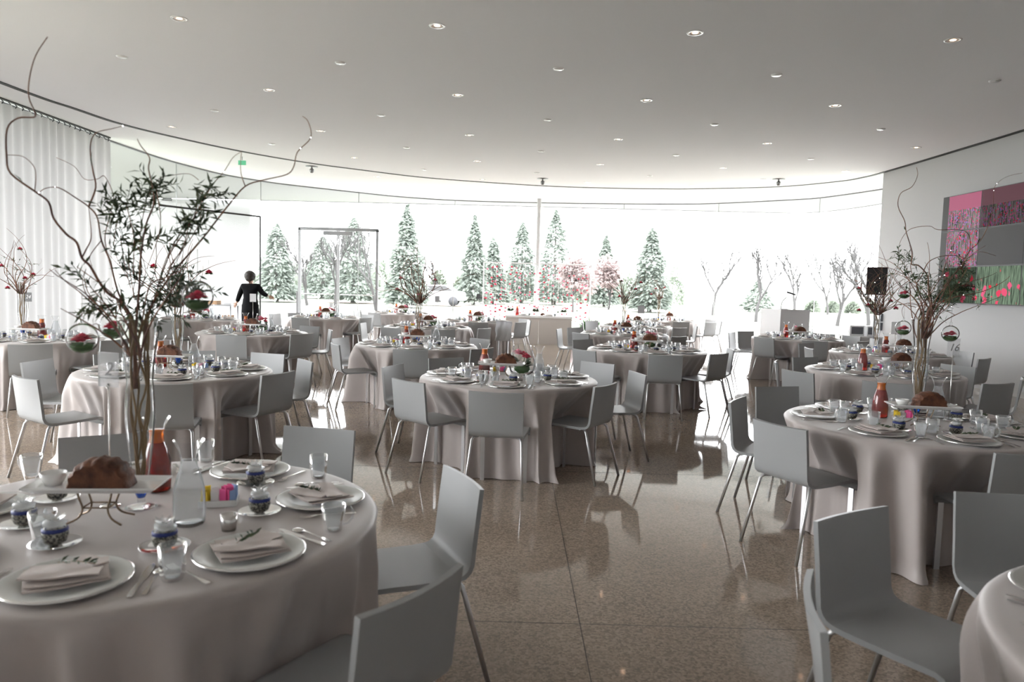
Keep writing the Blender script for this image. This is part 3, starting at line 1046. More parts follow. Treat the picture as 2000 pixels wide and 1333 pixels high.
def build_chair():
    t_ = thing('dining_chair', cat='chair')
    W = 0.415

    def bow(t, s, z):
        e = max(0, min(1, (z - .50) / .30))
        return (0.022 * s * s * e, -0.004 * (1 - s * s) * e)
    seat = [(.225, .395), (.236, .412), (.238, .430), (.226, .446), (.20, .455), (.10, .452), (0, .448), (-.10, .447), (-.15, .450)]
    back = [(-.15, .450), (-.176, .457), (-.196, .474), (-.207, .50), (-.214, .54), (-.228, .62), (-.243, .70), (-.262, .80)]
    put('seat', strip(MB(), seat, W, .020, bow), 'shell', t_, True, sharp=40)
    put('backrest', strip(MB(), back, W, .019, bow), 'shell', t_, True, sharp=40)
    for sx in (-1, 1):
        a = MB(); a.box((sx * .175, .222, .20), (.034, .012, .40)); put('leg', a, 'alu', t_, False)
        a = MB(); a.tube([(sx * .150, -.12, .438), (sx * .180, -.155, .434), (sx * .191, -.172, .415), (sx * .222, -.285, .0)], .0105, 8); put('leg', a, 'alu', t_)
    a = MB(); a.tube([(-.165, -.10, .434), (.165, -.10, .434)], .01, 6); a.box((0, .06, .434), (.05, .30, .012))
    put('seat_frame', a, 'alu', t_, False)
    return t_


KC = Kind(build_chair)
chairs_of = {k: [] for k in TB}
bytab = {}
for c_ in CH:
    bytab.setdefault(c_[2], []).append(c_)
for tk, lst in bytab.items():
    tx, ty, tr_, desc, _ = TB[tk]
    angs = [math.degrees(math.atan2(c_[1] - ty, c_[0] - tx)) for c_ in lst]
    for c_, wd in zip(lst, words(angs)):
        d = Vector((tx - c_[0], ty - c_[1])).normalized()
        ex = math.radians(c_[3]) if len(c_) > 3 else math.radians(((len(chairs_of[tk]) * 37) % 9) - 4)
        d = Vector((d.x * math.cos(ex) - d.y * math.sin(ex), d.x * math.sin(ex) + d.y * math.cos(ex)))
        loc = Vector((c_[0], c_[1])) + d * .262
        rz = math.atan2(d.y, d.x) - PI / 2
        KC.place((loc.x, loc.y, 0), rz, 'light grey moulded chair, %s side of %s' % (wd, desc), 'grey dining chairs around the tables')
        chairs_of[tk].append((loc.x, loc.y, d.x, d.y))


def cloth(tk, seed):
    tx, ty, R, desc, _ = TB[tk]
    rd = random.Random(seed)
    nth, nz = 400, 22
    # fold pattern: irregular pleats
    cs, a_ = [], rd.uniform(0, .3)
    while a_ < 2 * PI - .12:
        cs.append((a_, rd.uniform(.5, 1.25), rd.uniform(.035, .075)))
        a_ += rd.uniform(.15, .40)

    def fold(th):
        v = 0
        for c, amp, wd in cs:
            dd = (th - c + PI) % (2 * PI) - PI
            x = dd / wd
            if abs(x) < 4:
                v += amp * math.exp(-x * x * .5)
        return v - .42
    big = [(rd.uniform(0, 2 * PI), rd.choice([2, 3, 4, 5]), rd.uniform(.2, .5)) for _ in range(3)]
    mb = MB()
    # top
    ring0 = [(0.0, TZ)]
    mb.v.append((0, 0, TZ))
    tops = [.3, .6, R - .04, R - .018, R - .006]
    zs = [TZ, TZ, TZ, TZ - .002, TZ - .008]
    rows_ = []
    for r_, z_ in zip(tops, zs):
        rows_.append([(r_ * math.cos(2 * PI * j / nth), r_ * math.sin(2 * PI * j / nth), z_) for j in range(nth)])
    for i in range(nz + 1):
        t_ = i / nz
        z = (TZ - .022) * (1 - t_) ** 1.0 + .004
        row = []
        for j in range(nth):
            th = 2 * PI * j / nth
            f = fold(th)
            b_ = sum(am * math.sin(n_ * th + p_) for p_, n_, am in big)
            gr = min(1, t_ * 4.5) ** .7
            r_ = R + .002 + .045 * t_ + ((.062 + .062 * t_) * f * gr + .012 * b_ * t_) + .018 * f * math.sin(min(1, t_ * 3) * PI) * .5
            if t_ > .93: r_ += (.035 + .02 * math.sin(th * 7 + seed)) * (t_ - .93) / .07
            # twist folds a little as they fall
            tht = th + .05 * math.sin(3 * th + seed) * t_
            x, y = r_ * math.cos(tht), r_ * math.sin(tht)
            # tuck in over chair seats pushed under the table
            for (cx, cy, dx, dy) in chairs_of[tk]:
                px, py = tx + x - cx, ty + y - cy
                lx = px * (-dy) + py * dx
                ly = px * dx + py * dy
                if ly < -.4: continue
                if (tx - cx) * dx + (ty - cy) * dy < ly - .05: continue
                wgt = 1 - max(0, min(1, (abs(lx) - .225) / .15))
                if wgt <= 0: continue
                wgt = wgt * wgt * (3 - 2 * wgt)
                lim = .262 + .012 * math.sin(th * 31)   # the seat's front edge
                if ly < lim:
                    sz = max(0, min(1, (TZ - .02 - z) / (TZ - .02 - .47)))
                    sz = sz ** .9
                    mv = (lim - ly) * wgt * sz
                    x += dx * mv; y += dy * mv
            row.append((x, y, max(z, .004)))
        rows_.append(row)
    for row in rows_:
        mb.v += row
    for j in range(nth):
        mb.face([0, 1 + j, 1 + (j + 1) % nth])
    for i in range(len(rows_) - 1):
        for j in range(nth):
            a0 = 1 + i * nth + j; a1 = 1 + i * nth + (j + 1) % nth
            mb.face([a0, a0 + nth, a1 + nth, a1])
    o = put('tablecloth', mb, 'cloth', None, True, (tx, ty, 0))
    return tag(o, 'beige satin floor length cloth over %s' % desc, 'tablecloth', 'beige floor length tablecloths')


def build_table():
    t_ = thing('round_table', cat='table')
    a = MB(); a.lathe([(0, .725), (.72, .725), (.74, .73), (.74, .75), (.72, .755), (0, .755)], 40); put('tabletop', a, 'box', t_)
    for sx, sy in ((-.25, -.2), (.25, -.2), (-.25, .2), (.25, .2)):
        a = MB(); a.tube([(sx, sy, .725), (sx * 1.15, sy * 1.15, 0)], .014, 8); put('leg', a, 'steel', t_)
    return t_


KT = Kind(build_table)
for i, tk in enumerate(TB):
    tx, ty, R, desc, _ = TB[tk]
    KT.place((tx, ty, 0), 0.0, 'round folding table under the cloth of %s' % desc, 'round folding tables under the cloths')
    cloth(tk, 100 + i * 7)
#@@ITEMS
# ------------------------------------------------------------------ tableware
FORKLIKE = {}


def build_charger():
    a = MB().use('china')
    a.lathe([(0, .004), (.10, .004), (.108, .006), (.118, .012), (.155, .018)], 40)
    a.lathe([(.155, .018), (.160, .0178)], 40); a.use('silver'); a.lathe([(.160, .0178), (.165, .0165), (.165, .013)], 40)
    a.use('china'); a.lathe([(.165, .013), (.12, .005), (.10, .0), (0, .0)], 40)
    return tag(put('charger_plate', a, None), None, 'plate')


def napkin_mesh(seed):
    rd = random.Random(seed)
    a = MB()
    n = 9

    def layer(w, h, z, ox, oy, rot, cr):
        k = len(a.v)
        for s_ in (0, 1):
            for i in range(n):
                for j in range(n):
                    x = (i / (n - 1) - .5) * w; y = (j / (n - 1) - .5) * h
                    zz = z + cr * math.sin(i * .9 + seed) * math.cos(j * .7) + (.004 * abs(i / (n - 1) - .5) * 2) + s_ * .0035
                    a.v.append((ox + x * math.cos(rot) - y * math.sin(rot), oy + x * math.sin(rot) + y * math.cos(rot), zz))
        N = n * n
        for i in range(n - 1):
            for j in range(n - 1):
                q = k + i * n + j
                a.face([q, q + 1, q + n + 1, q + n]); a.face([q + N, q + N + n, q + N + n + 1, q + N + 1])
        for i in range(n - 1):
            for (b0, b1) in ((k + i, k + i + 1), (k + (n - 1) * n + i, k + (n - 1) * n + i + 1), (k + i * n, k + (i + 1) * n), (k + i * n + n - 1, k + (i + 1) * n + n - 1)):
                a.face([b0, b1, b1 + N, b0 + N])
    layer(.20, .17, .0, 0, 0, .05, .0012)
    layer(.19, .16, .006, .004, .004, -.03, .0015)
    layer(.15, .10, .012, .012, .028, .55, .0018)
    layer(.19, .055, .0175, -.012, -.030, -.22, .0022)
    return a


def build_napkin():
    return tag(put('napkin', napkin_mesh(3), 'napkin', None, True, sharp=35), None, 'napkin')


def build_sprig():
    rd = random.Random(8)
    t_ = thing('herb_sprig', cat='sprig')
    a = MB(); a.tube([(-.05, 0, .002), (0, .006, .006), (.055, 0, .002)], .0012, 5); put('stem', a, 'stem', t_)
    a = MB()
    for i in range(16):
        x = -.045 + i * .006
        a.leaf((x, .003, .004), (rd.uniform(.3, 1), rd.choice([-1, 1]) * rd.uniform(.4, 1), rd.uniform(.1, .5)), (0, 0, 1), .026, .0045)
    put('leaves', a, 'leaf', t_, False)
    return t_


def flatstrip(a, pts, th=.0018, z=.002):
    """closed outline of half widths along x: pts (x, halfwidth, z)"""
    k = len(a.v)
    for x, w_, zz in pts:
        a.v += [(x, -w_, zz + z), (x, w_, zz + z), (x, w_, zz + z + th), (x, -w_, zz + z + th)]
    for i in range(len(pts) - 1):
        for j in range(4):
            a.face([k + 4 * i + j, k + 4 * i + (j + 1) % 4, k + 4 * i + 4 + (j + 1) % 4, k + 4 * i + 4 + j])
    a.face([k, k + 1, k + 2, k + 3]); e = k + 4 * (len(pts) - 1); a.face([e + 3, e + 2, e + 1, e])
    return a


def build_fork():
    a = MB()
    flatstrip(a, [(-.10, .007, 0), (-.09, .0085, 0), (-.04, .0035, .002), (.03, .003, .005), (.045, .010, .004), (.058, .0115, .001)])
    for i in range(4):
        y = -.0093 + i * .0062
        a.tube([(.057, y, .004), (.08, y, .003), (.098, y, .007)], .0014, 4)
    return tag(put('fork', a, 'silver', None, True, sharp=40), None, 'fork')


def build_knife():
    a = MB(); flatstrip(a, [(-.115, .006, 0), (-.10, .0085, 0), (-.02, .006, 0), (-.015, .005, 0), (0, .010, 0), (.07, .011, 0), (.10, .008, 0), (.118, .001, 0)], .003)
    return tag(put('knife', a, 'silver', None, True, sharp=40), None, 'knife')


def build_spoon():
    a = MB(); flatstrip(a, [(-.09, .006, 0), (-.08, .008, 0), (-.03, .003, .002), (.035, .003, .006), (.045, .008, .004)])
    a.ball((.065, 0, .006), .024, 12, 6, (1, .72, .22))
    return tag(put('spoon', a, 'silver', None, True, sharp=50), None, 'spoon')


def build_saucer():
    a = MB(); a.lathe([(0, .002), (.03, .002), (.05, .006), (.072, .012), (.074, .012), (.052, .003), (.03, 0), (0, 0)], 28)
    return tag(put('glass_saucer', a, 'glass'), None, 'saucer')


def build_favor():
    t_ = thing('favor_jar', cat='favour jar')
    a = MB(); a.lathe([(0, 0), (.018, .001), (.031, .010), (.038, .032), (.034, .052), (.024, .064), (.022, .072)], 22); put('jar', a, 'bubble', t_)
    a = MB(); a.lathe([(0, .002), (.017, .003), (.029, .011), (.036, .030), (.0352, .041), (0, .044)], 20); put('filling', a, 'grain', t_)
    a = MB(); a.lathe([(.0362, .043), (.0375, .046), (.0362, .052), (.033, .054)], 22); put('ribbon', a, 'ribbon', t_)
    rd = random.Random(2); a = MB(); a.ball((0, 0, .066), .030, 14, 8, (1, 1, .45), .25, rd)
    for i in range(9):
        an = i * .7; a.leaf((.008 * math.cos(an), .008 * math.sin(an), .070), (math.cos(an) * .8, math.sin(an) * .8, .9), (-math.sin(an), math.cos(an), 0), .034, .012)
    put('tulle_topping', a, 'tulle', t_)
    return t_


def build_favor_far():
    a = MB().use('grain'); a.ball((0, 0, .032), .030, 12, 8)
    a.use('ribbon'); a.lathe([(.031, .042), (.0345, .045), (.031, .051)], 12)
    a.use('tulle'); a.ball((0, 0, .066), .026, 10, 6, (1, 1, .5), .15, random.Random(2))
    a.use('bubble'); a.lathe([(0, 0), (.022, .006), (.035, .030), (.026, .058)], 14)
    return tag(put('favor_jar', a, None), None, 'favour jar')


def cup_profile(r0, r1, h):
    return [(0, .006), (r0 * .9, .006), (r0, .012), (r1 * .96, h * .75), (r1 * .96, h), (r1, h + .001), (r1, h * .75), (r0 * 1.07, .008), (r0, 0), (0, 0)]


def build_mug():
    t_ = thing('glass_mug', cat='mug')
    a = MB(); a.lathe(cup_profile(.027, .039, .088), 28, flute=1, fa=.03); put('bowl', a, 'crystal', t_)
    a = MB(); a.tube([(.036, 0, .074), (.055, 0, .076), (.066, 0, .060), (.062, 0, .038), (.048, 0, .022), (.031, 0, .018)], .0042, 7); put('handle', a, 'crystal', t_)
    return t_


def build_mug_far():
    a = MB(); a.lathe(cup_profile(.027, .039, .088), 14)
    a.tube([(.036, 0, .074), (.060, 0, .070), (.062, 0, .038), (.031, 0, .018)], .0045, 5)
    return tag(put('glass_mug', a, 'crystal'), None, 'mug')


def build_tumbler():
    a = MB(); a.lathe([(0, .010), (.024, .010), (.027, .016), (.030, .045), (.034, .10), (.0355, .10), (.0345, .05), (.031, .012), (.026, 0), (0, 0)], 28, flute=1, fa=.035)
    return tag(put('water_tumbler', a, 'crystal'), None, 'tumbler')


def build_bread():
    a = MB()
    nn, mm = 30, 12
    rd = random.Random(6)
    for j in range(mm + 1):
        y = -.055 + .11 * j / mm
        sc = math.sqrt(max(.0, 1 - (abs(y) / .060) ** 3.2))
        for i in range(nn + 1):
            th = PI * i / nn
            ru = 1 + .04 * math.cos(th * 16) + rd.uniform(-.008, .008)
            a.v.append((.098 * math.cos(th) * ru * (.80 + .20 * sc), y, .098 * math.sin(th) ** .85 * ru * (.68 + .32 * sc) if 0 < i < nn else 0))
    for j in range(mm):
        for i in range(nn):
            q = j * (nn + 1) + i
            a.face([q, q + 1, q + nn + 2, q + nn + 1])
    a.face(list(range(nn + 1))); a.face([mm * (nn + 1) + i for i in reversed(range(nn + 1))])
    a.face([0, mm * (nn + 1), mm * (nn + 1) + nn, nn])
    return tag(put('bread_loaf', a, 'bread', None, True, sharp=60), None, 'bread')


def build_stand():
    t_ = thing('serving_stand', cat='serving stand')
    a = MB(); L, W_ = .42, .17
    z = .118
    k = [(-L / 2, -W_ / 2), (L / 2, -W_ / 2), (L / 2, W_ / 2), (-L / 2, W_ / 2)]
    vs = [(x, y, z + .018) for x, y in k] + [(x * .90, y * .80, z + .004) for x, y in k] + [(x * .88, y * .78, z - .004) for x, y in k] + [(x * 1.0, y * 1.0, z + .012) for x, y in k]
    fs = [(4, 5, 6, 7), (11, 10, 9, 8)]
    for i in range(4):
        j = (i + 1) % 4
        fs += [(i, j, 4 + j, 4 + i), (12 + j, 12 + i, 8 + i, 8 + j), (i, 12 + i, 12 + j, j)]
    a.add(vs, fs); put('tray', a, 'white', t_, False)
    for sx in (-1, 1):
        for sy in (-1, 1):
            a = MB(); a.tube(smoothline([(sx * .055, sy * .035, z - .006), (sx * .050, sy * .034, z - .03), (sx * .040, sy * .032, .05), (sx * .055, sy * .040, .02), (sx * .092, sy * .055, .004)], 3), .0036, 6)
            put('leg', a, 'bronze', t_)
    a = MB()
    for y in (-.032, .032):
        a.tube([(-.042, y, .055), (.042, y, .055)], .0028, 5)
    for x in (-.042, .042):
        a.tube([(x, -.032, .055), (x, .032, .055)], .0028, 5)
    a.tube([(-.07, 0, z - .006), (.07, 0, z - .006)], .0035, 5)
    put('cross_bars', a, 'bronze', t_)
    return t_


def build_bowl():
    a = MB(); a.lathe([(0, .004), (.022, .004), (.036, .030), (.038, .042), (.041, .042), (.039, .028), (.026, 0), (0, 0)], 24)
    a.use('white')
    return tag(put('butter_bowl', a, 'white'), None, 'bowl')


CAR = [(0, 0), (.044, 0), (.050, .008), (.052, .06), (.050, .12), (.040, .165), (.028, .20), (.026, .222), (.032, .255), (.049, .287), (.050, .289)]


def build_tea():
    t_ = thing('tea_carafe', cat='carafe')
    a = MB(); a.lathe(CAR, 28); put('glass', a, 'bubble', t_)
    a = MB(); a.lathe([(0, .004), (.043, .004), (.048, .012), (.050, .06), (.048, .12), (.038, .165), (.0285, .192)], 26); put('red_tea', a, 'tea', t_)
    a = MB(); a.lathe([(.0285, .192), (.0255, .205), (.0245, .222), (.0275, .240), (0, .240)], 24); put('amber_tea', a, 'tea_top', t_)
    return t_


def build_water():
    t_ = thing('water_carafe', cat='carafe')
    a = MB(); a.lathe(CAR, 28); put('glass', a, 'glass', t_)
    a = MB(); a.lathe([(0, .012), (.043, .012), (.048, .016), (.050, .06), (.048, .12), (.038, .165), (.026, .20), (.024, .222), (0, .224)], 26); put('iced_water', a, 'ice', t_)
    return t_


def build_caddy():
    t_ = thing('sugar_caddy', cat='sugar dish')
    a = MB(); a.box((0, 0, .004), (.13, .085, .008)); a.box((0, -.042, .014), (.13, .004, .02)); a.box((0, .042, .014), (.13, .004, .02)); a.box((-.064, 0, .014), (.004, .085, .02)); a.box((.064, 0, .014), (.004, .085, .02))
    put('dish', a, 'white', t_, False)
    rd = random.Random(4)
    for i, (m_, x0) in enumerate((('yellow', -.045), ('white', -.015), ('pink', .020), ('pink', .035), ('lightblue', .052))):
        a = MB()
        for j in range(6):
            y = -.028 + j * .011
            q = x0 + rd.uniform(-.004, .004); hh = .05 + rd.uniform(-.006, .008)
            a.box((q, y, .010 + hh / 2), (.026, .003, hh), rd.uniform(-1.1, 1.1), rd.uniform(.75, 1.2))
        put('sugar_sachets', a, m_, t_, False)['label'] = {'yellow': 'yellow', 'white': 'white', 'pink': 'pink', 'lightblue': 'light blue'}[m_] + ' sugar sachets'
    return t_


def build_creamer():
    a = MB(); a.lathe([(0, 0), (.022, 0), (.027, .01), (.027, .04), (.019, .058), (.018, .068), (.024, .078), (.022, .078), (.016, .066), (.017, .058), (0, .05)], 20)
    return tag(put('white_creamer', a, 'white'), None, 'creamer')


def build_votive():
    a = MB(); a.lathe([(0, .003), (.020, .003), (.025, .055), (.027, .055), (.023, 0), (0, 0)], 20)
    return tag(put('silver_votive', a, 'silver'), None, 'votive holder')


VASE = [(0, .004), (.05, .002), (.055, .004), (.05, .008), (.016, .018), (.012, .035), (.020, .055), (.030, .12), (.040, .22), (.050, .32), (.048, .40), (.044, .46), (.050, .54), (.062, .62), (.072, .68)]


def build_vase():
    t_ = thing('tall_glass_vase', cat='vase')
    a = MB(); a.lathe(VASE, 30); a.lathe([(.069, .68), (.0725, .684), (.072, .68)], 30)
    put('glass', a, 'glass', t_)
    a = MB(); a.lathe([(0, .036), (.011, .037), (.018, .056), (.026, .09), (0, .09)], 20); put('blue_water', a, 'blue', t_)
    return t_


def flower_blob(a, c, r, m_, rd):
    a.use(m_)
    for k in range(3):
        for i in range(6):
            an = i * PI / 3 + k * .5
            up = .25 + k * .45
            d = Vector((math.cos(an), math.sin(an), up)).normalized()
            a.leaf(Vector(c) + Vector((0, 0, -.2 * r)), d, Vector((-math.sin(an), math.cos(an), 0)), r * (1.15 - k * .15), r * .5)
    a.ball((c[0], c[1], c[2] + r * .12), r * .48, 8, 5)


def build_fishbowl():
    t_ = thing('flower_bowl', cat='flower bowl')
    a = MB(); a.lathe([(0, 0), (.07, .002), (.105, .03), (.118, .08), (.114, .14), (.098, .20), (.078, .262), (.080, .265)], 32); put('glass', a, 'bubble', t_)
    rd = random.Random(12)
    a = MB().use('moss'); a.ball((0, 0, .055), .07, 14, 8, (1, 1, .6), .15, rd)
    a.use('leaf')
    for i in range(60):
        an = rd.uniform(0, 2 * PI); e = rd.uniform(.1, 1.2)
        a.leaf((.04 * math.cos(an), .04 * math.sin(an), .07 + .05 * e), (math.cos(an), math.sin(an), e), (0, 0, 1), rd.uniform(.035, .06), .007)
    put('greenery', a, None, t_)
    for i, (x, y, z, m_) in enumerate([(-.045, -.03, .175, 'petal'), (.03, -.045, .16, 'petal'), (.05, .02, .19, 'petal_pink'), (-.02, .04, .21, 'petal_pink'), (0, -.01, .19, 'petal'), (-.06, .02, .11, 'petal_white'), (.015, -.07, .09, 'petal_white')]):
        a = MB(); flower_blob(a, (x, y, z), .043, m_, rd); put('flower', a, None, t_)
    return t_


def build_globe():
    t_ = thing('hanging_globe', cat='hanging globe')
    a = MB(); n_ = 24
    a.lathe([(.05 * math.sin(PI * i / 14), -.05 * math.cos(PI * i / 14)) for i in range(0, 14)] + [(.008, .052), (.005, .060), (.009, .066), (.004, .072)], n_)
    put('glass', a, 'bubble', t_)
    rd = random.Random(3)
    a = MB().use('moss'); a.ball((0, 0, -.028), .036, 12, 6, (1, 1, .42), .12, rd)
    a.use('leaf')
    for i in range(22):
        an = rd.uniform(0, 2 * PI); a.leaf((0, 0, -.028), (math.cos(an), math.sin(an), rd.uniform(0, .4)), (0, 0, 1), .04, .009)
    put('moss', a, None, t_)
    a = MB(); flower_blob(a, (.004, -.008, .000), .032, 'petal', rd); flower_blob(a, (-.018, .006, -.006), .024, 'petal', rd)
    put('blossom', a, None, t_)
    a = MB(); a.tube([(0, 0, .07), (0, 0, .15)], .0012, 4); put('thread', a, 'silver', t_)
    return t_


def text_obj(name, s_, size, parent, loc, rot, m_):
    cu_ = bpy.data.curves.new(name, 'FONT')
    cu_.body = s_; cu_.size = size; cu_.extrude = .0004; cu_.shear = .3
    cu_.align_x = 'CENTER'; cu_.align_y = 'CENTER'
    o_t = bpy.data.objects.new(name, cu_)
    C.objects.link(o_t)
    me = bpy.data.meshes.new_from_object(o_t.evaluated_get(bpy.context.evaluated_depsgraph_get()))
    bpy.data.objects.remove(o_t)
    me.materials.clear(); me.materials.append(M[m_])
    o = bpy.data.objects.new(name, me); C.objects.link(o)
    o.parent = parent; o.location = loc; o.rotation_euler = rot
    return o


def number_stand(loc, rz, h, cw, chh, m_, label, text=None, ink='ink'):
    t_ = thing('table_number_stand', loc, rz, label, 'table number', 'table number stands')
    a = MB(); a.lathe([(0, .004), (.032, .004), (.034, 0)], 24); a.tube([(0, 0, .004), (0, 0, h - chh * .9)], .0028, 7); put('stand', a, 'silver', t_)
    a = MB(); a.tube([(-.008, -.003, h - chh), (0, -.006, h - chh + .012), (.008, -.003, h - chh), (0, -.003, h - chh - .008), (-.008, -.003, h - chh)], .0016, 5); put('clip', a, 'silver', t_)
    a = MB(); a.box((0, 0, h - chh / 2), (cw, .002, chh)); cd_ = put('card', a, m_, t_, False)
    if text:
        text_obj('number', text, chh * .55, cd_, (0, -.0022, h - chh / 2), (PI / 2, 0, 0), ink)
    return t_


K = {n_: Kind(f_) for n_, f_ in dict(charger=build_charger, napkin=build_napkin, sprig=build_sprig, fork=build_fork, knife=build_knife, spoon=build_spoon, saucer=build_saucer,
     favor=build_favor, favor_far=build_favor_far, mug=build_mug, mug_far=build_mug_far, tumbler=build_tumbler, bread=build_bread, stand=build_stand, bowl=build_bowl, tea=build_tea, water=build_water,
     caddy=build_caddy, creamer=build_creamer, votive=build_votive, vase=build_vase, fishbowl=build_fishbowl, globe=build_globe).items()}
GR = dict(charger='ivory charger plates on the tables', napkin='folded beige napkins on the plates', sprig='herb sprigs on the napkins', fork='forks beside the plates', knife='knives beside the plates',
          spoon='spoons beside the plates', saucer='glass saucers under the favour jars', favor='ribboned favour jars', favor_far='ribboned favour jars', mug='clear glass mugs', mug_far='clear glass mugs',
          tumbler='cut glass tumblers', bread='brown bread loaves', stand='white serving trays on wire legs', bowl='small white butter bowls', tea='red tea carafes', water='iced water carafes',
          caddy='sugar dishes', creamer='white creamers', votive='silver votive holders', vase='tall branch vases', fishbowl='glass bowls of red flowers', globe='hanging glass globes')
ADJ = dict(charger='ivory charger plate', napkin='folded beige napkin', sprig='green herb sprig', fork='silver fork', knife='silver knife', spoon='silver spoon', saucer='glass saucer',
           favor='ribboned favour jar', favor_far='ribboned favour jar', mug='clear glass mug', mug_far='clear glass mug', tumbler='cut glass tumbler')


def seatitem(kd, tk, wd, x, y, z, rz):
    return K[kd].place((x, y, z), rz, '%s, %s seat of %s' % (ADJ[kd], wd, TB[tk][3]), GR[kd])


NEAR = ('T0', 'T1', 'T2', 'TR1', 'TR0', 'TR2')
for tk, (tx, ty, R, desc, seats) in TB.items():
    rd = random.Random(hash(tk) % 1 + sum(map(ord, tk)) * 13)
    if seats is None:
        seats = [OFF[tk] + 45 * i - 90 for i in range(8)]
    wds = words([(s_ + 180) % 360 - 180 for s_ in seats])
    near = tk in NEAR
    dist = math.hypot(tx, ty)
    for s_, wd in zip(seats, wds):
        a_ = math.radians(s_ + rd.uniform(-2, 2))
        e = Vector((math.cos(a_), math.sin(a_)))       # outward
        q = Vector((-e.y, e.x))                        # to the sitter's right when facing the centre... (ccw)
        rc_ = .60 + rd.uniform(-.012, .012)

        def P(r_, s__):
            return tx + e.x * r_ + q.x * s__, ty + e.y * r_ + q.y * s__
        face = a_ + PI / 2
        x, y = P(rc_, 0)
        seatitem('charger', tk, wd, x, y, TZ, 0)
        seatitem('napkin', tk, wd, x, y, TZ + .018, face + rd.uniform(-.5, .5))
        if tk in ('T0', 'T1', 'T2', 'TR1'):
            xx, yy = P(rc_ - .03, .01)
            seatitem('sprig', tk, wd, xx, yy, TZ + .0415, face + rd.uniform(-.7, .7))
        if dist < 10.3:
            xx, yy = P(rc_ + .0, -.20); seatitem('fork', tk, wd, xx, yy, TZ, a_ + PI + rd.uniform(-.08, .08))
            xx, yy = P(rc_ + .0, .192); seatitem('knife', tk, wd, xx, yy, TZ, a_ + PI + rd.uniform(-.08, .08))
            if tk not in ('C', 'TM'):
                xx, yy = P(rc_ + .01, .225); seatitem('spoon', tk, wd, xx, yy, TZ, a_ + PI + rd.uniform(-.08, .08))
        if tk != 'T0':
            xx, yy = P(.385, .06 + rd.uniform(-.02, .02))
            seatitem('saucer', tk, wd, xx, yy, TZ, 0)
            seatitem('favor' if near else 'favor_far', tk, wd, xx, yy, TZ + .004, rd.uniform(0, 6))
            xx, yy = P(.40 + rd.uniform(-.006, .006), -.10)
            seatitem('tumbler', tk, wd, xx, yy, TZ, rd.uniform(0, 6))
            xx, yy = P(.47 + rd.uniform(-.006, .006), .195)
            seatitem('mug' if near else 'mug_far', tk, wd, xx, yy, TZ, a_ + PI / 2 - .9 + rd.uniform(-.5, .5))

# --- hand-placed ware on the nearest table (positions read on the table plane)
d0 = TB['T0'][3]


def onT(u, v, z=TZ): return on(u, v, z)


for (u, v, wd) in ((507, 1003, 'far right saucer'), (499, 947, 'far saucer'), (322, 1072, 'near middle saucer'), (108, 1066, 'near left saucer'), (48, 1028, 'left saucer'), (112, 978, 'saucer behind the tray')):
    p = onT(u, v)
    K['saucer'].place((p.x, p.y, TZ), 0, 'glass saucer, %s on %s' % (wd.replace(' saucer', '').replace('saucer ', ''), d0), GR['saucer'])
    K['favor'].place((p.x, p.y, TZ + .004), u * .1, 'ribboned favour jar, %s on %s' % (wd.replace(' saucer', '').replace('saucer ', ''), d0), GR['favor'])
for (u, v, wd, rz) in ((651, 1036, 'near the right plate', .3), (62, 930, 'beside the bread tray', 2.9), (84, 1052, 'beside the near left plate', 2.0)):
    p = onT(u, v); K['mug'].place((p.x, p.y, TZ), rz, 'clear glass mug %s on %s' % (wd, d0), GR['mug'])
for (u, v, wd) in ((622, 934, 'behind the right plate'), (337, 1132, 'between the two near plates'), (402, 902, 'at the far edge')):
    p = onT(u, v); K['tumbler'].place((p.x, p.y, TZ), 0, 'cut glass tumbler %s on %s' % (wd, d0), GR['tumbler'])
p = onT(195, 1018)
K['stand'].place((p.x, p.y, TZ), .10, 'white serving tray on wire legs, %s' % d0, GR['stand'])
stp = p
K['bread'].place((p.x + .01, p.y, TZ + .122), .12, 'dark brown bread loaf on tray, %s' % d0, GR['bread'])
K['bowl'].place((p.x - .155, p.y + .0, TZ + .122), 0, 'small white butter bowl on tray, %s' % d0, GR['bowl'])
p = onT(307, 958); K['tea'].place((p.x, p.y, TZ), 0, 'red tea carafe behind the bread tray, %s' % d0, GR['tea'])
p = onT(370, 1024); K['water'].place((p.x, p.y, TZ), 0, 'iced water carafe, %s' % d0, GR['water'])
p = onT(428, 985); K['caddy'].place((p.x, p.y, TZ), .25, 'sugar dish with pink and yellow sachets, %s' % d0, GR['caddy'])
p = onT(447, 1036); K['votive'].place((p.x, p.y, TZ), 0, 'silver votive holder, %s' % d0, GR['votive'])
p = onT(276, 992); VB = {'T0': Vector((p.x, p.y, TZ))}
K['vase'].place(VB['T0'], 0, 'tall curved glass vase of willow, %s' % d0, GR['vase'])
p = onT(188, 1004)
number_stand((p.x - .0, p.y + .09, TZ), -.25, .56, .088, .125, 'clear', 'clear card 2 on a thin stand, %s' % d0, '2')

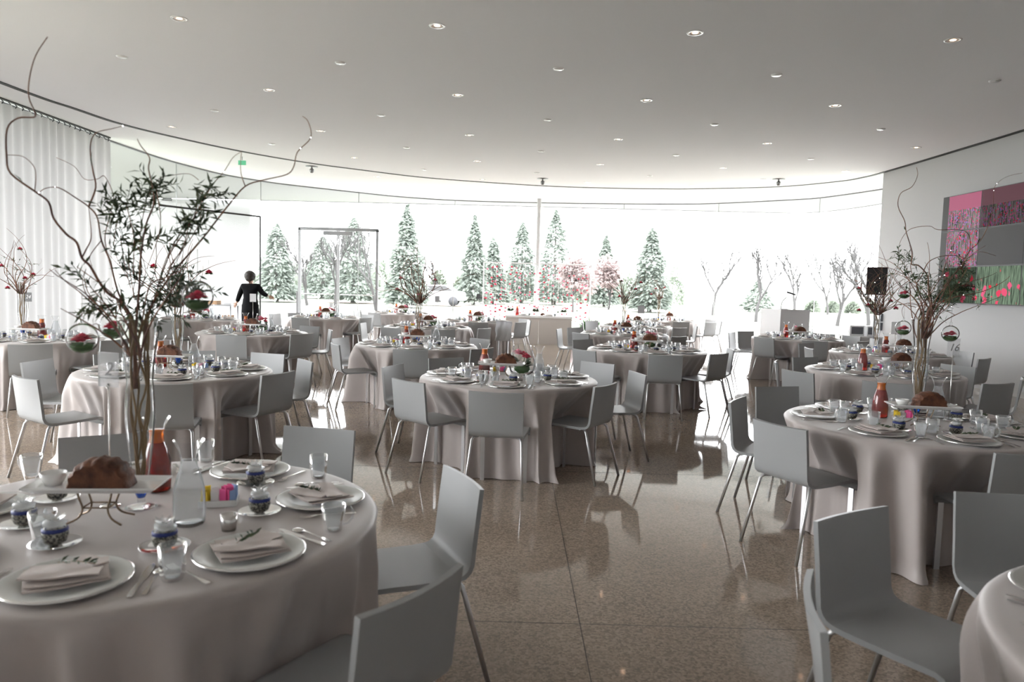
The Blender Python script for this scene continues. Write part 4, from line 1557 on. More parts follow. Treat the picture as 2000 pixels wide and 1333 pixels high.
# --- centres of the other tables
TREE = ('T2', 'TR1', 'TR3', 'T3', 'C', 'TC', 'TE')
CEN = {'T1': dict(stand=(975, 728), tea=(963, 727), water=(1048, 726), bowl=(1013, 722), creamer=(941, 738), caddy=(1000, 722))}
for tk, (tx, ty, R, desc, _) in TB.items():
    if tk in ('T0', 'TR0'): continue
    rd = random.Random(sum(map(ord, tk)) * 7)
    sgn = 1
    pos = dict(stand=(-.02, -.07), tea=(-.16, .14), water=(.255, .05), caddy=(-.285, .0), vase=(.0, .15), fish=(.08, .20), votive=(.10, -.24), creamer=(-.10, -.24))
    if tk == 'T1': pos.update(stand=(-.07, -.02), tea=(-.23, .14), water=(.27, .02), fish=(.12, .20), creamer=(-.20, -.19), caddy=(-.09, .22))
    if tk == 'TR1': pos.update(stand=(.02, -.07), tea=(-.13, .18), water=(.27, .20), vase=(.13, .19), votive=(.0, -.22), creamer=(.14, -.24), caddy=(-.01, .09))
    if tk == 'T2': pos.update(stand=(-.12, .04), tea=(-.23, .19), water=(.07, .20), caddy=(.19, .04), vase=(-.08, .21), votive=(.20, -.14), creamer=(-.1, -.2))
    if tk == 'TR2': pos.update(stand=(.10, -.1), tea=(-.20, .06), water=(.22, .10), caddy=(-.02, .10), votive=(.1, -.26), creamer=(-.16, -.2))
    if tk == 'TE': pos.update(vase=(-.24, .10), tea=(.05, .14))
    if tk == 'C': pos.update(vase=(-.22, .13), tea=(.02, .14), caddy=(.30, -.14), water=(.22, .10))
    if tk == 'TR3': pos.update(stand=(.08, -.16), vase=(-.18, .04), tea=(.0, .10), water=(.2, .12), caddy=(-.27, -.16), votive=(.3, -.05))
    r0 = {'T1': .02, 'TR1': -.1}.get(tk, {'T2': 0, 'TR2': .05}.get(tk, rd.uniform(-.12, .12)))
    q = pos['stand']
    K['stand'].place((tx + q[0], ty + q[1], TZ), r0, 'white serving tray on wire legs, %s' % desc, GR['stand'])
    K['bread'].place((tx + q[0] + .04, ty + q[1], TZ + .122), r0 + .05, 'brown bread loaf on tray, %s' % desc, GR['bread'])
    K['bowl'].place((tx + q[0] - .13 * math.cos(r0), ty + q[1] - .13 * math.sin(r0), TZ + .122), 0, 'small white butter bowl on tray, %s' % desc, GR['bowl'])
    q = pos['tea']; K['tea'].place((tx + q[0], ty + q[1], TZ), 0, 'red tea carafe, %s' % desc, GR['tea'])
    q = pos['water']; K['water'].place((tx + q[0], ty + q[1], TZ), 0, 'iced water carafe, %s' % desc, GR['water'])
    q = pos['caddy']; K['caddy'].place((tx + q[0], ty + q[1], TZ), rd.uniform(-.15, .15) + (PI / 2 if q[0] < -.2 else 0), 'sugar dish with coloured sachets, %s' % desc, GR['caddy'])
    if ty < 11:
        q = pos['votive']; K['votive'].place((tx + q[0], ty + q[1], TZ), 0, 'silver votive holder, %s' % desc, GR['votive'])
        q = pos['creamer']; K['creamer'].place((tx + q[0], ty + q[1], TZ), 0, 'white creamer, %s' % desc, GR['creamer'])
    if tk in TREE:
        q = pos['vase']; VB[tk] = Vector((tx + q[0], ty + q[1], TZ))
        K['vase'].place(VB[tk], 0, 'tall curved glass vase of branches, %s' % desc, GR['vase'])
    elif tk != 'TR2':
        q = pos['fish']; K['fishbowl'].place((tx + q[0], ty + q[1], TZ), rd.uniform(0, 3), 'glass bowl of red flowers, %s' % desc, GR['fishbowl'], 1.05 if tk in ('T1', 'TM', 'T4') else .95)

NS = [('TR1', (1852, 822), .56, .085, .125, 'clear', 'clear card 16 on a thin stand at the right', '16', 'ink'),
      ('C', (46, 646), .56, .10, .12, 'card_dark', 'dark card 24 on a stand, far left table', '24', 'card_white'),
      ('T4', (494, 645), .58, .10, .13, 'card_white', 'white card in front of the person in black', None, None),
      ('TR2', (1744, 722), .54, .10, .14, 'card_white', 'white card on a stand, second right table', None, None),
      ('TD', (1251, 637), .45, .15, .17, 'lectern', 'grey card on a stand before the right window', None, None),
      ('F', (650, 617), .30, .08, .10, 'card_white', 'small white card on the table before glass doors', None, None),
      ('H', (853, 637), .58, .09, .12, 'lectern', 'grey card on a tall stand right of the mid tree', None, None),
      ('I', (938, 620), .60, .09, .11, 'card_dark', 'dark card on a tall stand left of garland screen', None, None)]
for tk, (u, v), h, cw, chh, m_, lab, txt, ink in NS:
    p = on(u, v, TZ)
    tx, ty, R = TB[tk][:3]
    dd = Vector((p.x - tx, p.y - ty))
    if dd.length > R - .1:
        dd = dd.normalized() * (R - .15)
    number_stand((tx + dd.x, ty + dd.y, TZ), 0, h, cw, chh, m_, lab, txt, ink or 'ink')


#@@TREES
# ------------------------------------------------------------------ branch arrangements
def wander(rd, p, d, L, step=.035, curl=.55, rise=.12, bound=None):
    pts = [Vector(p)]
    d = Vector(d).normalized()
    ax = Vector((rd.uniform(-1, 1), rd.uniform(-1, 1), rd.uniform(-.3, .3))).normalized()
    for i in range(int(L / step)):
        if rd.random() < .16:
            ax = Vector((rd.uniform(-1, 1), rd.uniform(-1, 1), rd.uniform(-.4, .4))).normalized()
        d = (d + ax.cross(d) * curl * rd.uniform(.2, .6) + Vector((0, 0, rise * .4))).normalized()
        pts.append(pts[-1] + d * step)
    return pts


def leaves_on(mb, rd, pts, n, L=(.035, .06), W=.006, spread=.02):
    for i in range(n):
        k = rd.randrange(1, len(pts))
        p = pts[k - 1].lerp(pts[k], rd.random())
        d = (pts[k] - pts[k - 1]).normalized() + Vector((rd.uniform(-1, 1), rd.uniform(-1, 1), rd.uniform(-.9, .7))) * .9
        mb.leaf(p, d, Vector((rd.uniform(-1, 1), rd.uniform(-1, 1), rd.uniform(-1, 1))), rd.uniform(*L), W * rd.uniform(.7, 1.2))


def arrangement(tk, seed, label, traced, nrand, leafy, LR=.55, ncl=0, reach=.75, nleaf=160, leds=8, stems=9):
    rd = random.Random(seed)
    base = VB[tk]
    t_ = thing('branch_arrangement', base, 0, label, 'branch arrangement', 'branch arrangements in tall vases')
    mouth = Vector((0, 0, .66))
    lf = MB()
    alls = []
    for pl, r_ in traced:
        pts = smoothline([Vector(p) - base for p in pl], 4)
        n_ = len(pts)
        a = MB(); a.tube(pts, [max(.0011, r_ * (1 - .75 * i / n_)) for i in range(n_)], 6); put('branch', a, 'bark', t_); alls.append(pts)
    for i in range(nrand):
        an = rd.uniform(0, 2 * PI); ti = rd.uniform(.1, .8) if leafy is False else rd.uniform(.15, 1.15)
        st = Vector((.03 * math.cos(an), .03 * math.sin(an), .55))
        pts = wander(rd, st, (math.cos(an) * ti, math.sin(an) * ti, 1), rd.uniform(reach * .6, reach), .03, .34, .22)
        pts = smoothline(pts, 2)
        n_ = len(pts)
        a = MB(); a.tube(pts, [max(.001, (.0042 if not leafy else .0058) * (1 - .75 * j / n_)) for j in range(n_)], 5); put('branch', a, 'bark', t_); alls.append(pts)
        if i % 2 == 0:
            k = rd.randrange(n_ // 3, 2 * n_ // 3)
            tw = smoothline(wander(rd, pts[k], (rd.uniform(-1, 1), rd.uniform(-1, 1), .5), reach * .35, .03, .7, .05), 2)
            a = MB(); a.tube(tw, [max(.0008, .002 * (1 - .7 * j / len(tw))) for j in range(len(tw))], 4); put('branch', a, 'bark', t_); alls.append(tw)
    # stems inside the vase
    for i in range(stems):
        an = i * 2 * PI / stems + rd.uniform(-.3, .3)
        pts = [Vector((.006 * math.cos(an), .006 * math.sin(an), .06 + rd.uniform(0, .05)))]
        for z, rr in ((.15, .014), (.25, .022), (.35, .030), (.45, .028), (.55, .028), (.64, .030), (.70, .032)):
            a2 = an + rd.uniform(-.7, .7)
            pts.append(Vector((rr * math.cos(a2), rr * math.sin(a2), z)))
        pts = smoothline(pts, 3)
        a = MB(); a.tube(pts, [.0042] * len(pts), 6); put('stem', a, 'stem', t_)
    for pts in (alls if leafy else alls[::3]):
        up = [p for p in pts if p.z > .5]
        if len(up) > 3: leaves_on(lf, rd, up[:max(4, int(len(up) * .6))], nleaf // max(1, len(alls)) + 1)
    return t_, lf, alls, rd


def finish_leaves(t_, lf):
    if lf.v: put('leaves', lf, 'leaf', t_, False)


def leds_on(t_, pts_list, rd, n):
    for i in range(n):
        pl = rd.choice(pts_list); p = pl[rd.randrange(len(pl) // 3, len(pl))]
        a = MB(); a.ball(tuple(p), .0019, 8, 5); put('fairy_light', a, 'led', t_)


Y0 = VB['T0'].y


def sprig_leaves(mb, rd, p, d, L, n, ll, lw):
    q = Vector(p); pts = [q]
    for k in range(n):
        d = (d + Vector((rd.uniform(-.12, .12), rd.uniform(-.12, .12), -.03))).normalized()
        q = q + d * (L / n); pts.append(q)
        sd = d.orthogonal().normalized(); sd.rotate(Matrix.Rotation(k * 2.4 + rd.uniform(-.3, .3), 3, d))
        ld = (d * .75 + sd * .8 + Vector((0, 0, -.12))).normalized()
        mb.leaf(q, ld, d.cross(ld), ll * rd.uniform(.7, 1.15) * (1 - .3 * k / n), lw * rd.uniform(.8, 1.2))
    mb.tube(pts, .0011, 4, False)


P0 = lambda u, v, dy=0.0: at(u, v, Y0 + dy)


def tr_(pl, dy0, dy1):
    n_ = len(pl)
    return [P0(u, v, dy0 + (dy1 - dy0) * i / (n_ - 1)) for i, (u, v) in enumerate(pl)]


b1 = tr_([(262, 760), (262, 650), (243, 597), (211, 573), (194, 551), (176, 520), (160, 504), (150, 474), (130, 458), (105, 427), (95, 395), (68, 374), (21, 339), (13, 305), (14, 252), (35, 231), (66, 229), (68, 219), (56, 189), (58, 150), (70, 108), (93, 72)], 0, -.18)
b2 = tr_([(160, 504), (168, 488), (178, 466), (176, 430), (173, 404)], 0, .1)
b3 = tr_([(268, 760), (255, 630), (232, 575), (222, 540), (215, 510), (198, 470), (190, 425), (173, 404), (150, 388), (115, 367), (90, 368), (76, 376)], .02, .12)
b4 = tr_([(173, 404), (187, 367), (182, 336), (177, 304), (178, 276), (189, 259), (217, 252), (245, 245)], .06, .02)
b5 = tr_([(268, 740), (285, 640), (300, 590), (340, 530), (375, 490), (402, 458), (425, 428), (448, 399), (479, 364), (514, 352), (560, 341), (574, 325), (581, 297), (607, 269), (602, 238), (591, 227)], 0, .25)
b6 = tr_([(264, 740), (266, 640), (272, 560), (275, 500), (285, 440), (300, 400), (298, 365), (290, 330), (292, 308), (275, 285), (268, 271)], .0, -.05)
b7 = tr_([(300, 590), (330, 500), (370, 440), (395, 395), (416, 360), (437, 336), (455, 308), (472, 296)], .03, .15)
b8 = tr_([(479, 364), (471, 340), (470, 315), (472, 298)], .1, .2)
b9 = tr_([(68, 374), (70, 345), (66, 325), (45, 306), (15, 303)], -.08, -.02)
b10 = tr_([(198, 470), (176, 500), (180, 520)], .05, .0)
b11 = tr_([(276, 640), (292, 560), (330, 540), (370, 520), (392, 510)], 0, -.08)
b12 = tr_([(222, 540), (205, 470), (215, 420), (222, 385), (205, 345), (190, 350), (165, 350), (145, 325), (110, 308)], .05, .3)
b13 = tr_([(292, 380), (310, 350), (340, 342), (370, 340), (388, 352)], -.02, .1)
t_, lf, alls, rd = arrangement('T0', 5, 'tall curly willow and olive branch arrangement on the nearest table', [(b1, .0058), (b2, .003), (b3, .0048), (b4, .0035), (b5, .0045), (b6, .005), (b7, .003), (b8, .002), (b9, .002), (b10, .002), (b11, .003), (b12, .0022), (b13, .0018)], 8, False, reach=.45, nleaf=20, stems=8)
bs_ = VB['T0']
clusters = [(195, 585, 60, 40), (165, 545, 30, 10), (225, 600, 30, 20), (230, 430, 28, 34), (245, 395, 25, 24), (285, 395, 35, 55), (305, 370, 25, 26), (268, 480, 30, 20), (395, 375, 30, 30), (370, 435, 32, 40), (352, 455, 15, 12),
            (305, 475, 38, 30), (270, 530, 28, 28), (340, 575, 55, 60), (300, 590, 45, 55), (350, 545, 40, 30), (280, 610, 28, 30), (235, 460, 18, 12), (250, 505, 20, 12), (385, 400, 14, 10)]
for (u, v, rr, n_) in clusters:
    dyc = rd.uniform(-.08, .1)
    cc = P0(u, v, dyc) - bs_
    for i in range(n_):
        if i % 8: continue
        o1 = Vector((rd.gauss(0, 1), rd.gauss(0, 1), rd.gauss(0, .7))) * (rr / FPX * Y0 * .34)
        dr_ = (Vector((cc.x, 0, (cc.z - .75) * .7)).normalized() * .9 + Vector((rd.uniform(-1, 1), rd.uniform(-.7, .7), rd.uniform(-.8, .6)))).normalized()
        sprig_leaves(lf, rd, cc + o1 - dr_ * .05, dr_, .12, 11, .058, .0052)
    a = MB(); a.tube(smoothline([cc * .45 + Vector((0, 0, .35)), cc * .8 + Vector((rd.uniform(-.03, .03), 0, .10)), cc]), .0017, 5); put('twig', a, 'bark', t_)
finish_leaves(t_, lf)
leds_on(t_, alls[:7], rd, 12)


def globe(p, label, sc=1.0):
    return K['globe'].place(p, 0, label, GR['globe'], sc)


globe(P0(161, 661, -.06), 'hanging glass globe with red flower, left of the nearest vase', 1.05)
globe(P0(222, 636, .25), 'hanging glass globe with red flower, partly behind the nearest vase', 1.05)
globe(P0(386, 578, -.10), 'hanging glass globe with moss, right of the nearest willow tree', 1.05)

Y1 = VB['TR1'].y
P1 = lambda u, v, dy=0.0: at(u, v, Y1 + dy)


def tr1(pl, dy0, dy1):
    n_ = len(pl)
    return [P1(u, v, dy0 + (dy1 - dy0) * i / (n_ - 1)) for i, (u, v) in enumerate(pl)]


c1 = tr1([(1806, 680), (1811, 611), (1820, 594), (1815, 565), (1811, 538), (1794, 519), (1780, 516), (1782, 494), (1770, 454), (1767, 432), (1754, 403), (1759, 378), (1781, 365), (1792, 343), (1790, 327)], 0, -.1)
c2 = tr1([(1881, 543), (1881, 511), (1894, 489), (1892, 459), (1873, 449), (1832, 449), (1816, 442), (1786, 445), (1770, 454), (1757, 476), (1754, 500)], .0, .15)
c3 = tr1([(1808, 680), (1814, 608), (1832, 592), (1865, 581), (1905, 573), (1932, 565), (1959, 551), (1972, 540)], 0, -.25)
c4 = tr1([(1804, 680), (1800, 610), (1784, 581), (1757, 559), (1738, 530), (1724, 495), (1711, 467)], 0, .2)
c5 = tr1([(1811, 600), (1790, 560), (1800, 540), (1813, 513), (1838, 501), (1870, 500), (1889, 505), (1913, 492), (1945, 500)], .0, .2)
c6 = tr1([(1806, 640), (1795, 600), (1773, 592), (1763, 602), (1762, 613), (1766, 624)], 0, -.05)
c7 = tr1([(1894, 489), (1915, 470), (1930, 440), (1940, 400), (1943, 365), (1965, 346), (1997, 338)], .0, .4)
c8 = tr1([(1812, 620), (1835, 575), (1855, 545), (1872, 528), (1895, 500), (1925, 480)], 0, -.1)
t_, lf, alls, rd = arrangement('TR1', 15, 'curly willow and eucalyptus branch arrangement on the right table with card 16', [(c1, .0055), (c2, .0035), (c3, .005), (c4, .0035), (c5, .004), (c6, .0022), (c7, .0026), (c8, .004)], 18, False, reach=.85, nleaf=90, stems=10)
b_ = VB['TR1']
for (u, v, rr, n_) in [(1842, 584, 28, 110), (1858, 562, 26, 120), (1868, 538, 24, 100), (1822, 600, 20, 40), (1765, 512, 16, 16), (1795, 545, 22, 26), (1798, 570, 18, 20), (1752, 498, 9, 8), (1780, 525, 14, 14), (1905, 572, 18, 12)]:
    cc = P1(u, v, rd.uniform(-.1, .1)) - b_
    for i in range(n_):
        if i % 5: continue
        o1 = Vector((rd.gauss(0, 1), rd.gauss(0, 1), rd.gauss(0, .9))) * (rr / FPX * Y1 * .45)
        dr_ = Vector((rd.uniform(-.3, 1), rd.uniform(-.7, .7), rd.uniform(.0, 1.2))).normalized()
        sprig_leaves(lf, rd, cc + o1 - dr_ * .06, dr_, .13, 10, .048, .0042)
finish_leaves(t_, lf)
leds_on(t_, alls, rd, 16)
globe(P1(1764, 641, -.08), 'hanging glass globe with pink flower, left of the right vase')
globe(P1(1856, 652, -.05), 'hanging glass globe with red flower, right of the right vase', 1.1)
globe(P1(1766, 572, .10), 'hanging glass globe high at left in the right willow tree', .85)
globe(P1(1886, 559, .05), 'hanging glass globe before the video wall in the willow tree', .85)

LABT = {'T2': 'twiggy olive arrangement behind the big willow tree at left', 'TR3': 'dense twig arrangement with red flowers before the black speaker', 'T3': 'airy twig arrangement with pink flowers right of the glass doors',
        'C': 'thin willow arrangement with red flowers before the sheer curtain',
        'TC': 'dark twig arrangement with red flowers right of the garland screen', 'TE': 'distant twig arrangement in front of the alone standing evergreen'}


def flower_thing(p, r_, label, m_='petal'):
    rd = random.Random(int(p[0] * 100))
    t_ = thing('hanging_flower', p, 0, label, 'flower', 'hanging flowers in the branch arrangements')
    a = MB(); flower_blob(a, (0, 0, 0), r_, m_, rd); put('petals', a, None, t_)
    a = MB().use('leaf')
    for i in range(6): a.leaf((0, 0, -.2 * r_), (math.cos(i), math.sin(i), -.2), (0, 0, 1), r_ * 1.1, r_ * .25)
    put('leaves', a, None, t_)
    a = MB(); a.tube([(0, 0, r_ * .5), (0, 0, r_ + .07)], .0012, 4); put('thread', a, 'silver', t_)


def at_tab(tk, u, v): return at(u, v, VB[tk].y)


FL = {'T2': [(408, 532, 'right'), (300, 520, 'upper left')],
      'TR3': [(1678, 563, 'upper left'), (1695, 596, 'middle left'), (1678, 606, 'lower left'), (1740, 588, 'right'), (1750, 602, 'lower right')],
      'C': [(39, 486, 'upper'), (65, 536, 'right'), (49, 543, 'lower right'), (3, 519, 'left'), (15, 562, 'lowest')],
      'T3': [(783, 543, 'left'), (776, 565, 'lower left'), (850, 547, 'right'), (818, 576, 'middle')],
      'TC': [(1214, 549, 'upper'), (1242, 565, 'right'), (1252, 552, 'upper right'), (1210, 579, 'lower left')],
      'TE': [(1281, 564, 'upper'), (1298, 562, 'upper right'), (1292, 581, 'lower right'), (1272, 575, 'left')]}
for k, tk in enumerate(TREE):
    if tk == 'TR1': continue
    n_, reach, nl, nl2 = {'T2': (20, .85, 260, 6), 'TR3': (36, 1.05, 240, 16), 'C': (13, 1.0, 90, 0), 'T3': (24, 1.15, 90, 0), 'TC': (18, 1.15, 70, 0), 'TE': (14, .75, 80, 0)}[tk]
    t_, lf, alls, rd = arrangement(tk, 40 + k, LABT[tk], [], n_, True, reach=reach, nleaf=nl, stems=6)
    finish_leaves(t_, lf)
    if nl2: leds_on(t_, alls, rd, nl2)
    for (u, v, wd) in FL[tk]:
        p = at_tab(tk, u, v)
        flower_thing(p, .035 if tk in ('C', 'T3') else .04, '%s red hanging flower of the %s' % (wd, LABT[tk].split(' before')[0].split(' right of')[0].split(' behind')[0].split(' in front')[0]), 'petal_pink' if tk == 'T3' else 'petal')

#@@EXTRAS
# ------------------------------------------------------------------ head table, garland screen, lectern, speaker and gear
hx0, hx1, hy = at(988, 620, 20.0).x, at(1116, 620, 20.0).x, 20.2
ht = thing('head_table', ((hx0 + hx1) / 2, hy, 0), 0, 'long head table faced with beige panels before the garland screen', 'table')
a = MB(); a.box((0, 0, .745), (hx1 - hx0, .75, .03)); put('tabletop', a, 'white', ht, False)
wpn = (hx1 - hx0) / 2
for i in range(2):
    a = MB(); a.box((-(hx1 - hx0) / 2 + wpn * (i + .5), -.36, .3675), (wpn - .002, .02, .735)); put('front_panel', a, 'panel', ht, False)
for sx in (-1, 1):
    for sy in (-1, 1):
        a = MB(); a.box((sx * ((hx1 - hx0) / 2 - .03), sy * .33, .365), (.04, .04, .73)); put('leg', a, 'alu', ht, False)
a = MB(); a.box(((hx0 + hx1) / 2, hy, .7635), (hx1 - hx0 + .02, .78, .006)); a.box(((hx0 + hx1) / 2, hy - .387, .74), (hx1 - hx0 + .02, .004, .05))
tag(put('table_runner', a, 'white', None, False), 'white cover lying on the long head table', 'tablecloth')
TH = .7665


def build_posy():
    t_ = thing('flower_posy', cat='flower vase')
    rd = random.Random(9)
    a = MB(); a.lathe([(0, 0), (.03, 0), (.035, .05), (.03, .09), (.04, .12)], 16); put('vase', a, 'glass', t_)
    a = MB().use('leaf')
    for i in range(70):
        an = rd.uniform(0, 6.3); a.leaf((0, 0, .10), (math.cos(an), math.sin(an), rd.uniform(.1, 1.3)), (0, 0, 1), rd.uniform(.07, .13), .012)
    put('greenery', a, None, t_)
    for i in range(7):
        an = i * .9; r_ = .06 if i else 0
        a = MB(); flower_blob(a, (r_ * math.cos(an), r_ * math.sin(an), .17 + .02 * (i % 3)), .03, ['petal_white', 'petal_pink', 'petal'][i % 3], rd); put('flower', a, None, t_)
    return t_


KP = Kind(build_posy)
for u, wd in ((995, 'left'), (1047, 'middle'), (1101, 'right')):
    p = at(u, 615, hy); KP.place((max(hx0 + .12, min(hx1 - .12, p.x)), hy, TH), u * .1, '%s flower posy in a glass vase on the head table' % wd, 'flower posies on the head table', 1.1)
p = at(1010, 615, hy - .1); K['tea'].place((p.x, hy - .1, TH), 0, 'red tea carafe on the long head table', GR['tea'])
for i, u in enumerate((1022, 1072)):
    p = at(u, 615, hy - .15); K['charger'].place((p.x, hy - .15, TH), 0, 'ivory charger plate on the head table, %s' % ('left' if i == 0 else 'right'), GR['charger'])
    K['napkin'].place((p.x, hy - .15, TH + .018), .3, 'folded beige napkin on the head table, %s' % ('left' if i == 0 else 'right'), GR['napkin'])
    p = at(u + 12, 615, hy - .2); K['favor_far'].place((p.x, hy - .2, TH), 0, 'ribboned favour jar on the head table, %s' % ('left' if i == 0 else 'right'), GR['favor_far'])
p = at(1060, 610, hy + .1); K['bread'].place((p.x, hy + .1, TH), 0, 'small brown bread loaf on the head table', GR['bread'], .7)

YS = 21.4
gx0, gx1 = at(944, 560, YS).x, at(1153, 560, YS).x
gz = at(1000, 514, YS).z
gs = thing('garland_screen', ((gx0 + gx1) / 2, YS, 0), 0, 'white frame hung with strings of red petals behind the head table', 'garland screen')
hw = (gx1 - gx0) / 2
for sx in (-1, 0, 1):
    a = MB(); a.tube([(sx * hw, 0, 0), (sx * hw, 0, gz)], .018, 8); put('post', a, 'white_metal', gs)
    a = MB(); a.box((sx * hw, 0, .01), (.06, .5, .02)); put('foot', a, 'white_metal', gs, False)
a = MB(); a.tube([(-hw, 0, gz), (hw, 0, gz)], .018, 8); put('top_bar', a, 'white_metal', gs)
rd = random.Random(77)
for i in range(22):
    x = -hw + .1 + (2 * hw - .2) * i / 21
    a = MB().use('petal_white')
    a.tube([(x, 0, gz), (x + rd.uniform(-.02, .02), 0, .5)], .004, 4)
    z = gz - rd.uniform(.05, .2)
    while z > .55:
        an = rd.uniform(0, PI)
        r0 = rd.random()
        a.use('petal' if r0 < .4 else 'petal_pink' if r0 < .58 else 'leaf' if r0 < .64 else 'petal_white')
        s_ = rd.uniform(.022, .042) if r0 < .64 else rd.uniform(.012, .025)
        a.ball((x + rd.uniform(-.03, .03), rd.uniform(-.01, .01), z), s_, 6, 4, (1, 1, .7), .3, rd)
        z -= rd.uniform(.08, .17)
    put('petal_string', a, None, gs)

# lectern
YL = 17.0
l0, l1, l2 = at(1500, 620, YL).x, at(1524, 620, YL).x, at(1581, 620, YL).x
lt = thing('lectern', ((l0 + l2) / 2, YL, 0), 0, 'wide grey lectern standing before the right window', 'lectern')
o_ = (l0 + l2) / 2
zl = at(1540, 605, YL).z
a = MB(); a.box(((l1 + l2) / 2 - o_, 0, zl / 2), (l2 - l1, .03, zl)); put('front_panel', a, 'lectern', lt, False)
a = MB(); a.add([(l0 - o_, .5, 0), (l1 - o_, -.01, 0), (l1 - o_, -.01, zl), (l0 - o_, .5, zl), (l0 - o_ + .03, .5, 0), (l1 - o_ + .02, 0.02, 0), (l1 - o_ + .02, 0.02, zl), (l0 - o_ + .03, .5, zl)],
      [(0, 1, 2, 3), (7, 6, 5, 4), (3, 2, 6, 7), (0, 3, 7, 4), (4, 5, 1, 0)]); put('side_panel', a, 'white_metal', lt, False)
a = MB(); a.box(((l1 + l2) / 2 - o_, .25, zl - .08), (l2 - l1 - .02, .45, .03)); put('shelf', a, 'lectern', lt, False)
mc = thing('gooseneck_microphone', (at(1524, 605, YL).x + .06, YL + .12, zl - .060), 0, 'black gooseneck microphone rising from the lectern', 'microphone')
bz = Vector(mc.location)
pts = [at(u, v, YL + .12) - bz for u, v in ((1524, 605), (1527, 592), (1534, 583), (1543, 577))]
pts = [Vector((0, 0, 0)), Vector((0, 0, .03))] + pts[1:]
a = MB(); a.tube(smoothline(pts), .009, 6); put('neck', a, 'dark', mc)
q0, q1 = at(1537, 571, YL + .12) - bz, at(1554, 576, YL + .12) - bz
a = MB(); a.tube([q0, q1], .022, 8); put('head', a, 'dark', mc)
a = MB(); a.box((0, 0, .01), (.09, .08, .02)); put('base', a, 'dark', mc, False)
p = at(1535, 604, YL + .1)
a = MB(); a.box((p.x, p.y + .17, zl - .028), (.19, .10, .07)); tag(put('control_box', a, 'screen_off', None, False), 'small dark device standing in the lectern', 'device')

# speaker on a stand at the end of the right wall
YSp = 14.6
p0, p1 = at(1696, 522, YSp), at(1728, 577, YSp)
xs = (p0.x + p1.x) / 2
sp_ = thing('speaker', (xs, YSp, p1.z), 0, 'dark rectangular loudspeaker on a pole near the right wall', 'loudspeaker')
sp_.rotation_euler[2] = -.42
hs = p0.z - p1.z
a = MB(); a.box((0, 0, hs / 2), (p1.x - p0.x, .20, hs)); put('cabinet', a, 'speaker', sp_, False)
a = MB(); a.box((0, -.105, hs / 2), (p1.x - p0.x - .04, .012, hs - .05)); put('grille', a, 'dark', sp_, False)
ss = thing('speaker_stand', (xs, YSp, 0), 0, 'thin tripod pole carrying the dark loudspeaker', 'stand')
a = MB(); a.tube([(0, 0, .1), (0, 0, p1.z)], .018, 8); put('pole', a, 'steel', ss)
for i in range(3):
    an = i * 2.094 + .4; a = MB(); a.tube([(0, 0, .55), (.38 * math.cos(an), .38 * math.sin(an), .012)], .012, 6); put('leg', a, 'steel', ss)
# gear table
YG = 15.6
g0, g1 = at(1650, 650, YG).x, at(1712, 650, YG).x
gt_ = thing('equipment_table', ((g0 + g1) / 2, YG, 0), 0, 'low white equipment table beside the loudspeaker', 'table')
a = MB(); a.box((0, 0, .70), (g1 - g0, .6, .03)); put('tabletop', a, 'white_metal', gt_, False)
a = MB(); a.box((0, -.28, .40), (g1 - g0 - .02, .01, .58)); put('skirt', a, 'curtain', gt_, False)
for sx in (-1, 1):
    for sy in (-1, 1):
        a = MB(); a.box((sx * ((g1 - g0) / 2 - .03), sy * .26, .34), (.03, .03, .685)); put('leg', a, 'alu', gt_, False)
for (u0, u1, nm, lab, cat) in ((1659, 1687, 'monitor', 'grey monitor standing on the white equipment table', 'monitor'), (1690, 1704, 'equipment_rack', 'small white rack unit beside the monitor', 'rack unit')):
    x0, x1 = at(u0, 640, YG - .1).x, at(u1, 640, YG - .1).x
    t_ = thing(nm, ((x0 + x1) / 2, YG - .1, .715), 0, lab, cat)
    a = MB(); a.box((0, 0, .11), (x1 - x0, .2 if nm != 'monitor' else .08, .22)); put('housing', a, 'white_metal', t_, False)
    a = MB(); a.box((0, (-.105 if nm != 'monitor' else -.045), .115), ((x1 - x0) * .8, .012, .15)); put('screen', a, 'screen_grey', t_, False)
for i, v in enumerate((622, 641)):
    p = wall_pt(1727, v)
    d = ray(1727, v); q = EYE + d * (15.2 / d.y)
    t_ = thing('wall_control_box', (WX - .03, 16.35 - .0, q.z - .1), 0, ['upper', 'lower'][i] + ' dark control box at the end of the right wall', 'control box', 'control boxes on the right wall')
    a = MB(); a.box((0, 0, .08), (.06, .22, .17)); put('cover', a, 'screen_grey', t_, False)
    a = MB(); a.box((-.034, 0, .08), (.008, .12, .09)); put('display', a, 'white', t_, False)
# power cube on the floor beside the glass
p = on(1430, 681, 0)
a = MB(); a.lathe([(0, 0), (.09, 0), (.10, .05), (.08, .14), (0, .17)], 16); tag(put('floor_powerbox', a, 'ribbon', None, True, (p.x, p.y, 0)), 'small dark blue uplight on the floor near the right glass', 'powerbox')
# potted fern behind the table at right of centre
YF = 18.1
p = at(1152, 630, YF)
t_ = thing('potted_fern', (p.x, YF, 0), 0, 'bright green potted fern right of the head table', 'plant')
a = MB(); a.lathe([(0, 0), (.16, 0), (.20, .5), (.18, .5), (.17, .46), (0, .46)], 22); put('planter', a, 'pot', t_)
rd = random.Random(21); a = MB()
for i in range(170):
    an = rd.uniform(0, 6.3); L_ = rd.uniform(.25, .45)
    a.leaf((.05 * math.cos(an), .05 * math.sin(an), .48), (math.cos(an) * rd.uniform(.3, 1), math.sin(an) * rd.uniform(.3, 1), rd.uniform(.4, 1.3)), (-math.sin(an), math.cos(an), 0), L_, .016)
put('fronds', a, 'fern', t_, False)
